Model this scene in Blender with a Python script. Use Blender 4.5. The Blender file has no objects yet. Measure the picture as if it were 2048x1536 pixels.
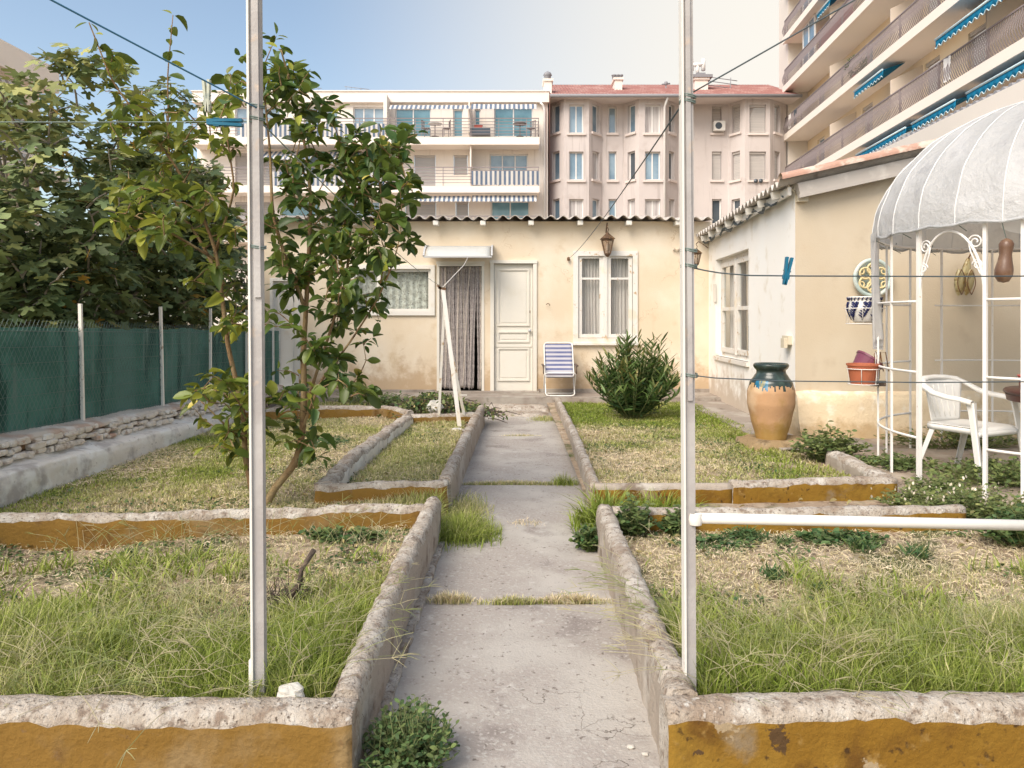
import bpy, math, random
import numpy as np
from mathutils import Vector, Matrix, noise
random.seed(7); rng = np.random.default_rng(11)
R = math.radians; Z = Vector((0, 0, 1))
sc = bpy.context.scene; col = sc.collection
F, CZ, HX, HY = 1500.0, 1.45, 1024.0, 640.0     # lens and eye height of the photograph, used to survey real positions
def P(px, py, Y): return Vector(((px-HX)*Y/F, Y, CZ+(HY-py)*Y/F))
def G(px, py, z=0.0):
    Y = (CZ-z)*F/(py-HY); return Vector(((px-HX)*Y/F, Y, z))

# ---------------------------------------------------------------- materials
def _nt(name):
    m = bpy.data.materials.new(name); m.use_nodes = True
    nt = m.node_tree; b = nt.nodes['Principled BSDF']; return m, nt, b
def _noise(nt, vec, scale, detail=5, stretch=None, rough=.55, dist=0):
    n = nt.nodes.new('ShaderNodeTexNoise'); n.inputs['Scale'].default_value = scale
    n.inputs['Detail'].default_value = detail; n.inputs['Roughness'].default_value = rough
    n.inputs['Distortion'].default_value = dist
    if stretch:
        mp = nt.nodes.new('ShaderNodeMapping'); mp.inputs['Scale'].default_value = stretch
        nt.links.new(vec, mp.inputs['Vector']); vec = mp.outputs[0]
    nt.links.new(vec, n.inputs['Vector']); return n.outputs[0]
def _range(nt, v, lo, hi):
    r = nt.nodes.new('ShaderNodeMapRange'); r.inputs[1].default_value = lo; r.inputs[2].default_value = hi
    r.interpolation_type = 'SMOOTHSTEP'; nt.links.new(v, r.inputs[0]); return r.outputs[0]
def _mix(nt, f, a, b):
    m = nt.nodes.new('ShaderNodeMix'); m.data_type = 'RGBA'
    if isinstance(f, float): m.inputs[0].default_value = f
    else: nt.links.new(f, m.inputs[0])
    for s, x in ((6, a), (7, b)):
        if isinstance(x, (tuple, list)): m.inputs[s].default_value = (*x, 1)
        else: nt.links.new(x, m.inputs[s])
    return m.outputs[2]
def _math(nt, op, a, b=None):
    m = nt.nodes.new('ShaderNodeMath'); m.operation = op
    for s, x in ((0, a), (1, b)):
        if x is None: continue
        if isinstance(x, (int, float)): m.inputs[s].default_value = x
        else: nt.links.new(x, m.inputs[s])
    return m.outputs[0]
def mat(name, base, layers=(), rough=.85, bumps=(), zdirt=None, spec=.3, cracks=None, metal=0, trans=0):
    """layers: (colour, scale, lo, hi[, stretch]); bumps: (scale, strength); zdirt: (z_top, z_bottom, colour, scale)"""
    m, nt, b = _nt(name)
    tc = nt.nodes.new('ShaderNodeTexCoord'); vec = tc.outputs['Object']
    c = nt.nodes.new('ShaderNodeRGB'); c.outputs[0].default_value = (*base, 1); c = c.outputs[0]
    for L in layers:
        st = L[4] if len(L) > 4 else None
        c = _mix(nt, _range(nt, _noise(nt, vec, L[1], 6, st), L[2], L[3]), c, L[0])
    if zdirt:
        g = nt.nodes.new('ShaderNodeNewGeometry'); sx = nt.nodes.new('ShaderNodeSeparateXYZ'); nt.links.new(g.outputs['Position'], sx.inputs[0])
        h = nt.nodes.new('ShaderNodeMapRange'); h.inputs[1].default_value = zdirt[0]; h.inputs[2].default_value = zdirt[1]; nt.links.new(sx.outputs[2], h.inputs[0])
        nz = _noise(nt, vec, zdirt[3], 8, None, .65)
        f = _range(nt, _math(nt, 'ADD', _math(nt, 'MULTIPLY', h.outputs[0], .55), nz), .62, .95)
        c = _mix(nt, _math(nt, 'MULTIPLY', f, .8), c, zdirt[2])
    if cracks:
        v = nt.nodes.new('ShaderNodeTexVoronoi'); v.feature = 'DISTANCE_TO_EDGE'; v.inputs['Scale'].default_value = cracks[0]
        mp = nt.nodes.new('ShaderNodeVectorMath'); mp.operation = 'ADD'; nn = nt.nodes.new('ShaderNodeTexNoise'); nn.inputs['Scale'].default_value = 3; nn.inputs['Detail'].default_value = 6
        nt.links.new(vec, nn.inputs['Vector']); nt.links.new(vec, mp.inputs[0]); nt.links.new(nn.outputs[1], mp.inputs[1]); nt.links.new(mp.outputs[0], v.inputs['Vector'])
        k = _range(nt, v.outputs[0], cracks[1], 0.0)
        k = _math(nt, 'MULTIPLY', k, _range(nt, _noise(nt, vec, 1.3, 2), .48, .6))
        c = _mix(nt, k, c, cracks[2])
    nt.links.new(c, b.inputs['Base Color']); b.inputs['Roughness'].default_value = rough
    b.inputs['Specular IOR Level'].default_value = spec; b.inputs['Metallic'].default_value = metal
    prev = None
    for s, st in bumps:
        bp = nt.nodes.new('ShaderNodeBump'); bp.inputs['Strength'].default_value = st; bp.inputs['Distance'].default_value = .02
        nt.links.new(_noise(nt, vec, s, 6, None, .6), bp.inputs['Height'])
        if prev: nt.links.new(prev, bp.inputs['Normal'])
        prev = bp.outputs[0]
    if prev: nt.links.new(prev, b.inputs['Normal'])
    if trans:
        t = nt.nodes.new('ShaderNodeBsdfTranslucent'); nt.links.new(c, t.inputs[0]); mx = nt.nodes.new('ShaderNodeMixShader'); mx.inputs[0].default_value = trans
        nt.links.new(b.outputs[0], mx.inputs[1]); nt.links.new(t.outputs[0], mx.inputs[2]); nt.links.new(mx.outputs[0], nt.nodes['Material Output'].inputs[0])
    return m
def leafmat(name, stops, trans=.3, rough=.5, spec=.4):
    m, nt, b = _nt(name)
    a = nt.nodes.new('ShaderNodeAttribute'); a.attribute_name = 'tint'
    v = nt.nodes.new('ShaderNodeAttribute'); v.attribute_name = 'vary'
    r = nt.nodes.new('ShaderNodeValToRGB'); e = r.color_ramp.elements
    e[0].position = stops[0][0]; e[0].color = (*stops[0][1], 1); e[1].position = stops[-1][0]; e[1].color = (*stops[-1][1], 1)
    for p, c in stops[1:-1]: x = e.new(p); x.color = (*c, 1)
    nt.links.new(a.outputs['Fac'], r.inputs[0])
    hs = nt.nodes.new('ShaderNodeHueSaturation'); nt.links.new(r.outputs[0], hs.inputs['Color'])
    mr = nt.nodes.new('ShaderNodeMapRange'); mr.inputs[3].default_value = .6; mr.inputs[4].default_value = 1.4
    nt.links.new(v.outputs['Fac'], mr.inputs[0]); nt.links.new(mr.outputs[0], hs.inputs['Value'])
    nt.links.new(hs.outputs[0], b.inputs['Base Color']); b.inputs['Roughness'].default_value = rough; b.inputs['Specular IOR Level'].default_value = spec
    t = nt.nodes.new('ShaderNodeBsdfTranslucent'); nt.links.new(hs.outputs[0], t.inputs[0]); mx = nt.nodes.new('ShaderNodeMixShader'); mx.inputs[0].default_value = trans
    nt.links.new(b.outputs[0], mx.inputs[1]); nt.links.new(t.outputs[0], mx.inputs[2]); nt.links.new(mx.outputs[0], nt.nodes['Material Output'].inputs[0])
    return m
def stripemat(name, ca, cb, axis, period, duty=.5, trans=.25):
    m, nt, b = _nt(name)
    tc = nt.nodes.new('ShaderNodeTexCoord'); sx = nt.nodes.new('ShaderNodeSeparateXYZ'); nt.links.new(tc.outputs['Object'], sx.inputs[0])
    f = _math(nt, 'FRACT', _math(nt, 'ADD', _math(nt, 'MULTIPLY', sx.outputs[axis], 1/period), 100.0))
    c = _mix(nt, _math(nt, 'GREATER_THAN', f, duty), ca, cb)
    c = _mix(nt, _math(nt, 'MULTIPLY', _noise(nt, tc.outputs['Object'], 3, 5), .35), c, (.62, .58, .52))
    nt.links.new(c, b.inputs['Base Color']); b.inputs['Roughness'].default_value = .9
    t = nt.nodes.new('ShaderNodeBsdfTranslucent'); nt.links.new(c, t.inputs[0]); mx = nt.nodes.new('ShaderNodeMixShader'); mx.inputs[0].default_value = trans
    nt.links.new(b.outputs[0], mx.inputs[1]); nt.links.new(t.outputs[0], mx.inputs[2]); nt.links.new(mx.outputs[0], nt.nodes['Material Output'].inputs[0])
    return m
def glassmat(name, colr, alpha=.35, rough=.05):
    m, nt, b = _nt(name)
    b.inputs['Base Color'].default_value = (*colr, 1); b.inputs['Roughness'].default_value = rough; b.inputs['Specular IOR Level'].default_value = .8
    t = nt.nodes.new('ShaderNodeBsdfTransparent'); t.inputs[0].default_value = (.93, .96, .95, 1)
    mx = nt.nodes.new('ShaderNodeMixShader'); mx.inputs[0].default_value = 1-alpha
    nt.links.new(b.outputs[0], mx.inputs[1]); nt.links.new(t.outputs[0], mx.inputs[2]); nt.links.new(mx.outputs[0], nt.nodes['Material Output'].inputs[0])
    return m

M = {}
M['path'] = mat('path_concrete', (.37, .33, .295), [((.46, .425, .38), 1.6, .42, .62), ((.25, .215, .195), 2.1, .54, .70), ((.52, .49, .45), 11, .60, .74), ((.45, .42, .38), 55, .52, .66), ((.17, .14, .12), 38, .60, .72)], .9, [(90, .35), (12, .25)], cracks=(1.1, .006, (.12, .1, .08)))
M['concrete'] = mat('walkway_concrete', (.30, .255, .215), [((.4, .36, .31), 2.5, .45, .65), ((.2, .16, .13), 7, .56, .72)], .9, [(60, .4)])
M['curbtop'] = mat('weathered_cement', (.45, .385, .315), [((.62, .57, .50), 7, .40, .68), ((.25, .19, .145), 22, .48, .70), ((.31, .23, .165), 3, .45, .75), ((.13, .10, .075), 75, .56, .70), ((.60, .56, .50), 38, .58, .72)], .95, [(70, .8), (18, .6)], cracks=(2.6, .008, (.16, .12, .1)))
M['curbside'] = mat('grey_cement_side', (.39, .33, .27), [((.52, .47, .41), 3, .48, .66), ((.22, .17, .13), 6, .54, .7), ((.3, .25, .22), 25, .6, .75)], .95, [(60, .5), (10, .4)], cracks=(2.0, .01, (.2, .16, .12)))
M['ochre'] = mat('ochre_render', (.215, .112, .012), [((.265, .15, .02), 2.6, .42, .62), ((.125, .058, .008), 6, .50, .72), ((.06, .03, .008), 26, .60, .72), ((.32, .20, .06), 14, .60, .74), ((.24, .18, .11), 3.3, .62, .72), ((.34, .26, .16), 6.5, .675, .69), ((.09, .05, .02), 8, .665, .675)], .9, [(45, .4), (7, .35)], cracks=(2.2, .008, (.14, .08, .03)))
M['ochre_pale'] = mat('faded_ochre_render', (.225, .125, .025), [((.28, .19, .085), 3, .5, .68), ((.14, .07, .015), 6, .54, .7), ((.2, .12, .05), 25, .6, .75)], .9, [(45, .4), (7, .5)])
M['yellow'] = mat('cream_yellow_stucco', (.70, .582, .43), [((.76, .67, .54), 1.1, .4, .7), ((.64, .515, .36), 2.7, .55, .72), ((.6, .46, .29), 40, .66, .8)], .92, [(55, .22), (8, .12)], zdirt=(1.05, .15, (.46, .32, .19), 4.5), cracks=(.7, .004, (.5, .36, .22)))
M['white_wall'] = mat('white_stucco', (.90, .87, .82), [((.90, .885, .85), 1.3, .4, .7), ((.74, .68, .58), 3.2, .56, .75)], .92, [(55, .2), (8, .12)], zdirt=(.9, .1, (.5, .4, .3), 4))
M['beige'] = mat('beige_stucco', (.58, .49, .365), [((.61, .53, .41), 1.2, .4, .7), ((.53, .44, .325), 3, .55, .75)], .92, [(55, .16), (6, .12)], zdirt=(.85, .1, (.5, .33, .18), 4))
M['beige_plinth'] = mat('beige_plinth_render', (.74, .60, .41), [((.82, .73, .58), 5, .5, .64), ((.55, .4, .22), 4, .56, .74)], .95, [(35, .5), (8, .5)], zdirt=(.5, .1, (.42, .29, .15), 4))
M['wpaint'] = mat('white_paint', (.74, .71, .65), [((.68, .62, .53), 5, .56, .75), ((.62, .5, .36), 30, .68, .8)], .5, [(30, .08)])
M['door'] = mat('cream_door_paint', (.74, .70, .62), [((.69, .64, .54), 2, .5, .75)], .5, [(20, .06)])
M['peelpaint'] = mat('peeling_white_paint', (.74, .71, .66), [((.50, .35, .2), 9, .6, .68), ((.72, .64, .52), 4, .5, .7)], .6, [(40, .2)])
M['postpaint'] = mat('worn_post_paint', (.37, .345, .33), [((.46, .44, .42), 2.5, .45, .6), ((.5, .42, .35), 14, .6, .7), ((.13, .09, .07), 45, .70, .74)], .55, [(60, .15)])
M['rust'] = mat('rusty_iron', (.16, .09, .05), [((.28, .14, .06), 12, .5, .65)], .8, [(60, .3)])
M['lampmetal'] = mat('bronze_lantern_metal', (.13, .08, .05), [((.27, .17, .09), 15, .5, .65)], .5, [(40, .1)], metal=.4)
M['fibre'] = mat('fibre_cement_sheet', (.50, .45, .40), [((.62, .57, .51), 4, .45, .65), ((.33, .28, .24), 8, .55, .72)], .95, [(60, .5)])
M['pinkroof'] = mat('mossy_tile_mortar', (.48, .29, .22), [((.64, .52, .43), 5, .46, .62), ((.42, .25, .18), 9, .55, .7)], .9, [(40, .4)])
M['greywood'] = mat('grey_painted_board', (.45, .41, .37), [((.56, .52, .47), 5, .5, .7)], .8)
M['net'] = mat('green_shade_net', (.06, .18, .14), [((.10, .26, .21), 1.8, .45, .6), ((.022, .09, .07), 5, .5, .64, (1, 1, .15)), ((.16, .27, .23), 2.6, .58, .68, (3, 3, .3)), ((.11, .24, .20), 1.3, .50, .60, (1, 1, .04))], .75, [(150, .6)])
M['wire'] = mat('galvanised_wire', (.17, .22, .20), [((.11, .15, .13), 8, .5, .7)], .5)
M['darkwire'] = mat('plastic_coated_line', (.07, .09, .10), (), .5)
M['bluewire'] = mat('blue_washing_line', (.05, .17, .27), (), .4)
M['stone'] = mat('limestone', (.68, .60, .51), [((.80, .74, .66), 5, .45, .65), ((.33, .25, .19), 8, .55, .7), ((.46, .30, .22), 3, .6, .7)], .95, [(30, .6)])
M['mortar'] = mat('stone_wall_mortar', (.33, .26, .2), [((.18, .13, .1), 9, .45, .65)], 1, [(30, .8)])
M['coping'] = mat('wall_coping', (.62, .55, .47), [((.55, .40, .31), 2.2, .5, .62), ((.76, .71, .64), 4, .52, .68), ((.33, .27, .22), 14, .6, .74)], .95, [(30, .6), (8, .4)])
M['plaster'] = mat('flaking_white_plaster', (.74, .69, .62), [((.80, .78, .73), 2.6, .48, .6), ((.47, .43, .40), 4.5, .50, .68), ((.3, .25, .22), 16, .62, .72)], .95, [(25, .5), (8, .4)])
M['soil'] = mat('dry_soil', (.38, .285, .20), [((.52, .42, .31), 5, .42, .62), ((.19, .135, .09), 9, .5, .68), ((.55, .46, .34), 40, .6, .7), ((.10, .115, .04), 2.5, .5, .66)], 1, [(50, 1), (12, .6)])
M['dirt'] = mat('surrounding_dirt', (.32, .25, .18), [((.42, .34, .25), 1.5, .45, .65)], 1, [(20, .6)])
M['patio'] = mat('pinkish_paving', (.34, .27, .205), [((.44, .37, .29), 3, .45, .65), ((.25, .18, .14), 8, .55, .7)], .9, [(50, .4)])
M['bark'] = mat('citrus_bark', (.24, .15, .075), [((.34, .25, .13), 12, .45, .65, (1, 1, .2)), ((.12, .08, .05), 20, .55, .7)], .9, [(60, .6)])
M['figbark'] = mat('fig_bark', (.33, .28, .22), [((.2, .16, .12), 9, .5, .7)], .9, [(40, .4)])
M['deadwood'] = mat('dead_wood', (.10, .075, .06), [((.2, .15, .11), 14, .5, .65)], .95, [(60, .8)])
M['stem'] = mat('green_stem', (.20, .22, .09), (), .8)
M['citrus'] = leafmat('citrus_leaf', [(0, (.60, .48, .12)), (.12, (.33, .34, .05)), (.45, (.155, .20, .035)), (1, (.06, .12, .03))], .40, .38, .45)
M['fig'] = leafmat('fig_leaf', [(0, (.60, .36, .07)), (.06, (.42, .40, .14)), (.4, (.22, .27, .11)), (1, (.08, .125, .055))], .25, .55, .3)
M['oleander'] = leafmat('oleander_leaf', [(0, (.30, .24, .08)), (.3, (.12, .19, .05)), (1, (.035, .085, .03))], .2, .45)
M['weed'] = leafmat('weed_leaf', [(0, (.42, .33, .15)), (.25, (.22, .25, .08)), (1, (.055, .125, .04))], .3, .55)
M['grass'] = leafmat('grass_blade', [(0, (.80, .67, .49)), (.3, (.60, .54, .29)), (.55, (.36, .40, .10)), (1, (.17, .26, .02))], .35, .55, .25)
M['bud'] = leafmat('pale_flower_bud', [(0, (.7, .62, .5)), (1, (.55, .5, .38))], .2)
M['ropes_d'] = mat('mauve_grey_rope', (.38, .33, .315), [((.50, .45, .42), 40, .45, .6)], 1, [(120, 1)])
M['ropes_l'] = mat('pale_rope', (.62, .55, .48), [((.5, .42, .36), 40, .45, .6)], 1, [(120, 1)])
M['polycarb'] = mat('translucent_polycarbonate', (.72, .73, .70), [((.62, .60, .52), 3, .5, .75)], .3, (), trans=.3, spec=.5)
M['aluminium'] = mat('grey_aluminium', (.5, .5, .5), (), .4)
M['glass'] = glassmat('window_glass', (.35, .38, .38), .14, .04)
M['curtain'] = mat('grey_voile_curtain', (.70, .62, .58), [((.85, .78, .74), 60, .4, .6, (1, 1, .02))], .95, (), trans=.15)
M['dark'] = mat('room_shade_black', (.03, .027, .025), (), .9)  # near-black colour stands in for the shade of unlit rooms
M['cover'] = mat('white_plastic_cover', (.64, .645, .645), [((.70, .705, .71), 2.5, .45, .65), ((.57, .575, .585), 6, .56, .72)], .38, [(3, 1.0), (9, .9), (26, .5), (70, .25)], trans=.42, spec=.5)
M['ribline'] = mat('cover_seam', (.68, .68, .67), (), .5)
M['gazebo'] = mat('gazebo_white_metal', (.80, .77, .73), [((.5, .36, .24), 25, .66, .74)], .5)
M['plastic'] = mat('white_plastic', (.80, .78, .74), [((.72, .69, .63), 4, .5, .75)], .35, [(8, .03)], spec=.5)
M['tableb'] = mat('brown_table_plastic', (.10, .045, .035), (), .4)
M['pink'] = mat('pink_red_plastic', (.62, .15, .12), (), .4)
M['terra'] = mat('terracotta_plastic', (.42, .13, .065), [((.33, .10, .05), 5, .5, .7)], .6)
M['purple'] = mat('purple_plastic', (.18, .055, .09), (), .4)
M['pegblue'] = mat('teal_blue_peg_plastic', (.01, .13, .22), (), .35)
M['pegwhite'] = mat('weathered_pale_peg', (.5, .52, .42), [((.3, .34, .3), 20, .5, .65)], .6)
M['gourd'] = mat('dried_gourd_skin', (.14, .075, .045), [((.24, .15, .09), 6, .45, .65)], .35, [(20, .1)], spec=.5)
M['ceramic_y'] = mat('yellow_glazed_ceramic', (.72, .64, .38), [((.55, .43, .2), 14, .5, .6)], .25, spec=.6)
M['grille'] = mat('cream_ceramic_grille', (.72, .60, .34), (), .5)
M['ringblue'] = mat('pale_blue_ceramic_rim', (.45, .55, .53), [((.6, .62, .56), 8, .5, .65)], .5)
M['chair_tube'] = mat('white_steel_tube', (.8, .78, .74), (), .35)
M['chair_arm'] = mat('brown_armrest_plastic', (.12, .08, .06), (), .5)
M['chair_fabric'] = stripemat('blue_white_striped_fabric', (.04, .065, .22), (.46, .45, .50), 2, .068, .5, .05)
# far buildings
M['b_white'] = mat('far_white_facade', (.84, .77, .70), [((.79, .71, .64), .6, .45, .7), ((.68, .61, .55), 2.5, .56, .74, (2, 2, .12))], .9)
M['b_slab'] = mat('far_balcony_slab', (.88, .80, .72), (), .9)
M['b_pink'] = mat('far_pink_facade', (.575, .52, .50), [((.62, .565, .545), .3, .4, .7), ((.52, .46, .435), 1.5, .55, .75), ((.47, .42, .40), 2.5, .54, .72, (2, 2, .12))], .9)
M['b_sill'] = mat('pale_sill', (.70, .62, .58), (), .9)
M['b_roof'] = mat('red_roof_tiles', (.31, .14, .12), [((.40, .23, .20), 1.5, .45, .65), ((.22, .10, .08), 4, .55, .7)], .9)
M['b_gutter'] = mat('grey_gutter', (.27, .27, .29), (), .6)
M['b_glass'] = mat('sky_blue_painted_glass', (.16, .25, .33), [((.28, .38, .46), .8, .4, .65)], .08, spec=.9)  # reflected blue sky is put into the pane colour
M['b_glass_teal'] = mat('sky_teal_painted_glass', (.12, .27, .34), [((.18, .36, .44), .8, .4, .65)], .12, spec=.8)  # reflected sky again painted into the colour, in a teal tone
M['b_frame'] = mat('far_white_frame', (.78, .76, .74), (), .6)
M['b_curtain'] = mat('far_net_curtain', (.55, .53, .52), [((.4, .36, .36), 2, .45, .6, (6, 6, .2))], .9)
M['b_shutter'] = mat('far_grey_shutter', (.50, .46, .43), [((.42, .39, .37), 8, .5, .6, (.05, .05, 4))], .8)
M['b_rail'] = mat('far_grey_railing', (.27, .23, .235), (), .6)
M['b_cream'] = mat('far_cream_wall', (.80, .66, .47), [((.84, .72, .55), .5, .4, .7)], .9)
M['b_apt'] = mat('far_greyish_white_wall', (.70, .65, .59), (), .9)
M['b_fin'] = mat('far_beige_screen', (.62, .54, .46), (), .8)
M['b_awn'] = mat('far_blue_awning', (.01, .25, .45), [((.008, .18, .36), 3, .5, .7)], .8, (), trans=.3)
M['b_awn_edge'] = mat('awning_valance_edge', (.55, .7, .75), (), .8)
M['b_stripe'] = stripemat('far_blue_white_stripe', (.05, .12, .24), (.72, .70, .68), 0, .26, .5, .25)
M['b_wine'] = mat('wine_red_screen', (.32, .14, .14), (), .8)
M['acmat'] = mat('air_conditioner_white', (.72, .70, .66), (), .5)

# ---------------------------------------------------------------- mesh building
ORG = {}
def tag(o, label=None, cat=None, group=None, kind=None):
    if label: o['label'] = label
    if cat: o['category'] = cat
    if group: o['group'] = group
    if kind: o['kind'] = kind
    return o
def thing(name, label, cat, loc, group=None):
    o = bpy.data.objects.new(name, None); col.objects.link(o); o.location = loc; o.empty_display_size = .1
    ORG[o.name] = Vector(loc); return tag(o, label, cat, group)
def link(name, me, mats, parent=None, org=None):
    o = bpy.data.objects.new(name, me); col.objects.link(o)
    for m in (mats if isinstance(mats, (list, tuple)) else [mats]): me.materials.append(m)
    if parent is not None:
        o.parent = parent; ORG[o.name] = ORG[parent.name]
    else:
        o.location = org; ORG[o.name] = Vector(org)
    return o
class MB:
    def __init__(s): s.v = []; s.f = []; s.m = []; s.s = []
    def add(s, vs, fs, mi=0, sm=False):
        n = len(s.v); s.v += [tuple(v) for v in vs]
        for f in fs: s.f.append(tuple(i+n for i in f)); s.m.append(mi); s.s.append(sm)
    def quad(s, a, b, c, d, mi=0): s.add([a, b, c, d], [(0, 1, 2, 3)], mi)
    def hexa(s, p, mi=0): s.add(p, [(3, 2, 1, 0), (4, 5, 6, 7), (0, 1, 5, 4), (1, 2, 6, 5), (2, 3, 7, 6), (3, 0, 4, 7)], mi)
    def box(s, x0, x1, y0, y1, z0, z1, mi=0):
        s.hexa([(x0, y0, z0), (x1, y0, z0), (x1, y1, z0), (x0, y1, z0), (x0, y0, z1), (x1, y0, z1), (x1, y1, z1), (x0, y1, z1)], mi)
    def bar(s, p, q, w, h, mi=0, up=Z):
        p = Vector(p); q = Vector(q); d = (q-p).normalized(); sx = d.cross(up)
        if sx.length < 1e-3: sx = Vector((1, 0, 0))
        sx.normalize(); u = sx.cross(d).normalized(); a = sx*w/2; b = u*h/2
        s.hexa([p-a-b, p+a-b, q+a-b, q-a-b, p-a+b, p+a+b, q+a+b, q-a+b], mi)
    def tube(s, pts, r, n=8, mi=0, cap=True, sm=True):
        pts = [Vector(p) for p in pts]; k = len(pts); rr = r if isinstance(r, (list, tuple)) else [r]*k
        base = len(s.v); ref = None
        for i, p in enumerate(pts):
            t = (pts[min(i+1, k-1)]-pts[max(i-1, 0)])
            t = t.normalized() if t.length > 1e-9 else Z.copy()
            if ref is None:
                ref = t.cross(Z) if abs(t.z) < .9 else t.cross(Vector((1, 0, 0)))
            ref = (ref - t*ref.dot(t)); ref.normalize(); b = t.cross(ref)
            for j in range(n):
                a = 2*math.pi*j/n; s.v.append(tuple(p+(ref*math.cos(a)+b*math.sin(a))*rr[i]))
        for i in range(k-1):
            for j in range(n):
                a = base+i*n+j; b2 = base+i*n+(j+1) % n
                s.f.append((a, b2, b2+n, a+n)); s.m.append(mi); s.s.append(sm)
        if cap:
            s.f.append(tuple(base+j for j in reversed(range(n)))); s.m.append(mi); s.s.append(False)
            s.f.append(tuple(base+(k-1)*n+j for j in range(n))); s.m.append(mi); s.s.append(False)
    def lathe(s, prof, c, n=24, mi=0, sm=True, fn=None):
        base = len(s.v); c = Vector(c)
        for r, z in prof:
            for j in range(n):
                a = 2*math.pi*j/n; rr = r if fn is None else fn(r, z, a)
                s.v.append((c.x+rr*math.cos(a), c.y+rr*math.sin(a), c.z+z))
        for i in range(len(prof)-1):
            m_ = mi[i] if isinstance(mi, list) else mi
            for j in range(n):
                a = base+i*n+j; b = base+i*n+(j+1) % n
                s.f.append((a, b, b+n, a+n)); s.m.append(m_); s.s.append(sm)
    def grid(s, fn, nu, nv, mi=0, sm=True):
        base = len(s.v)
        for i in range(nu+1):
            for j in range(nv+1): s.v.append(tuple(fn(i/nu, j/nv)))
        for i in range(nu):
            for j in range(nv):
                a = base+i*(nv+1)+j; s.f.append((a, a+nv+1, a+nv+2, a+1)); s.m.append(mi); s.s.append(sm)
    def build(s, name, mats, parent=None, label=None, cat=None, group=None, kind=None, org=None, solid=0):
        if parent is not None: og = ORG[parent.name]
        elif org is not None: og = Vector(org)
        else:
            a = np.array(s.v); og = Vector(((a[:, 0].min()+a[:, 0].max())/2, (a[:, 1].min()+a[:, 1].max())/2, a[:, 2].min()))
        me = bpy.data.meshes.new(name); me.from_pydata([(x-og.x, y-og.y, z-og.z) for x, y, z in s.v], [], s.f)
        me.polygons.foreach_set('material_index', s.m); me.polygons.foreach_set('use_smooth', s.s); me.update()
        o = link(name, me, mats, parent, og)
        if solid:
            md = o.modifiers.new('solid', 'SOLIDIFY'); md.thickness = solid; md.offset = 0
        return tag(o, label, cat, group, kind)
def npmesh(name, V, tris, quads, mats, parent=None, tint=None, vary=None, smooth=False, label=None, cat=None, group=None, kind=None):
    if parent is not None: og = ORG[parent.name]
    else: og = Vector(((V[:, 0].min()+V[:, 0].max())/2, (V[:, 1].min()+V[:, 1].max())/2, V[:, 2].min()))
    V = V-np.array(og)
    me = bpy.data.meshes.new(name); me.vertices.add(len(V)); me.vertices.foreach_set('co', V.astype(np.float32).ravel())
    nt, nq = len(tris), len(quads); me.loops.add(nt*3+nq*4); me.polygons.add(nt+nq)
    me.loops.foreach_set('vertex_index', np.concatenate([np.asarray(tris).ravel(), np.asarray(quads).ravel()]).astype(np.int32))
    ls = np.concatenate([np.arange(nt)*3, nt*3+np.arange(nq)*4]).astype(np.int32); me.polygons.foreach_set('loop_start', ls)
    if smooth: me.polygons.foreach_set('use_smooth', np.ones(nt+nq, dtype=bool))
    for nm, a in (('tint', tint), ('vary', vary)):
        if a is not None:
            at = me.attributes.new(nm, 'FLOAT', 'POINT'); at.data.foreach_set('value', a.astype(np.float32))
    me.update(calc_edges=True); me.validate()
    o = link(name, me, mats, parent, og); return tag(o, label, cat, group, kind)

class Face:   # a vertical wall plane: u runs along it, n points out of it
    def __init__(s, a, b):
        s.O = Vector((a[0], a[1], 0)); d = Vector((b[0]-a[0], b[1]-a[1], 0)); s.L = d.length; s.u = d/s.L; s.n = Vector((s.u.y, -s.u.x, 0))
    def pt(s, a, z, d=0): return s.O+s.u*a+Z*z+s.n*d
    def at(s, px):        # where the sight line through column px meets this wall
        k = (px-HX)/F; return (k*s.O.y-s.O.x)/(s.u.x-k*s.u.y)
    def az(s, px, py):
        a = s.at(px); Y = s.O.y+s.u.y*a; return a, CZ+(HY-py)*Y/F
    def box(s, mb, a0, a1, z0, z1, d0, d1, mi=0):
        mb.hexa([s.pt(a0, z0, d1), s.pt(a1, z0, d1), s.pt(a1, z0, d0), s.pt(a0, z0, d0), s.pt(a0, z1, d1), s.pt(a1, z1, d1), s.pt(a1, z1, d0), s.pt(a0, z1, d0)], mi)
    def wall(s, mb, a0, a1, z0, z1, holes=(), rev=.15, mi=0, d=0):
        A = sorted({a0, a1, *[h[0] for h in holes], *[h[1] for h in holes]}); B = sorted({z0, z1, *[h[2] for h in holes], *[h[3] for h in holes]})
        for i in range(len(A)-1):
            for j in range(len(B)-1):
                ca, cb = (A[i]+A[i+1])/2, (B[j]+B[j+1])/2
                if any(h[0] < ca < h[1] and h[2] < cb < h[3] for h in holes): continue
                mb.quad(s.pt(A[i], B[j], d), s.pt(A[i+1], B[j], d), s.pt(A[i+1], B[j+1], d), s.pt(A[i], B[j+1], d), mi)
        for h in holes:
            c = [(h[0], h[2]), (h[1], h[2]), (h[1], h[3]), (h[0], h[3])]
            for k in range(4):
                p, q = c[k], c[(k+1) % 4]
                mb.quad(s.pt(*p, d), s.pt(*p, d-rev), s.pt(*q, d-rev), s.pt(*q, d), mi)
    def frame(s, mb, a0, a1, z0, z1, w, d0, d1, mi=0):
        s.box(mb, a0, a0+w, z0, z1, d0, d1, mi); s.box(mb, a1-w, a1, z0, z1, d0, d1, mi)
        s.box(mb, a0+w, a1-w, z0, z0+w, d0, d1, mi); s.box(mb, a0+w, a1-w, z1-w, z1, d0, d1, mi)

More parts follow.
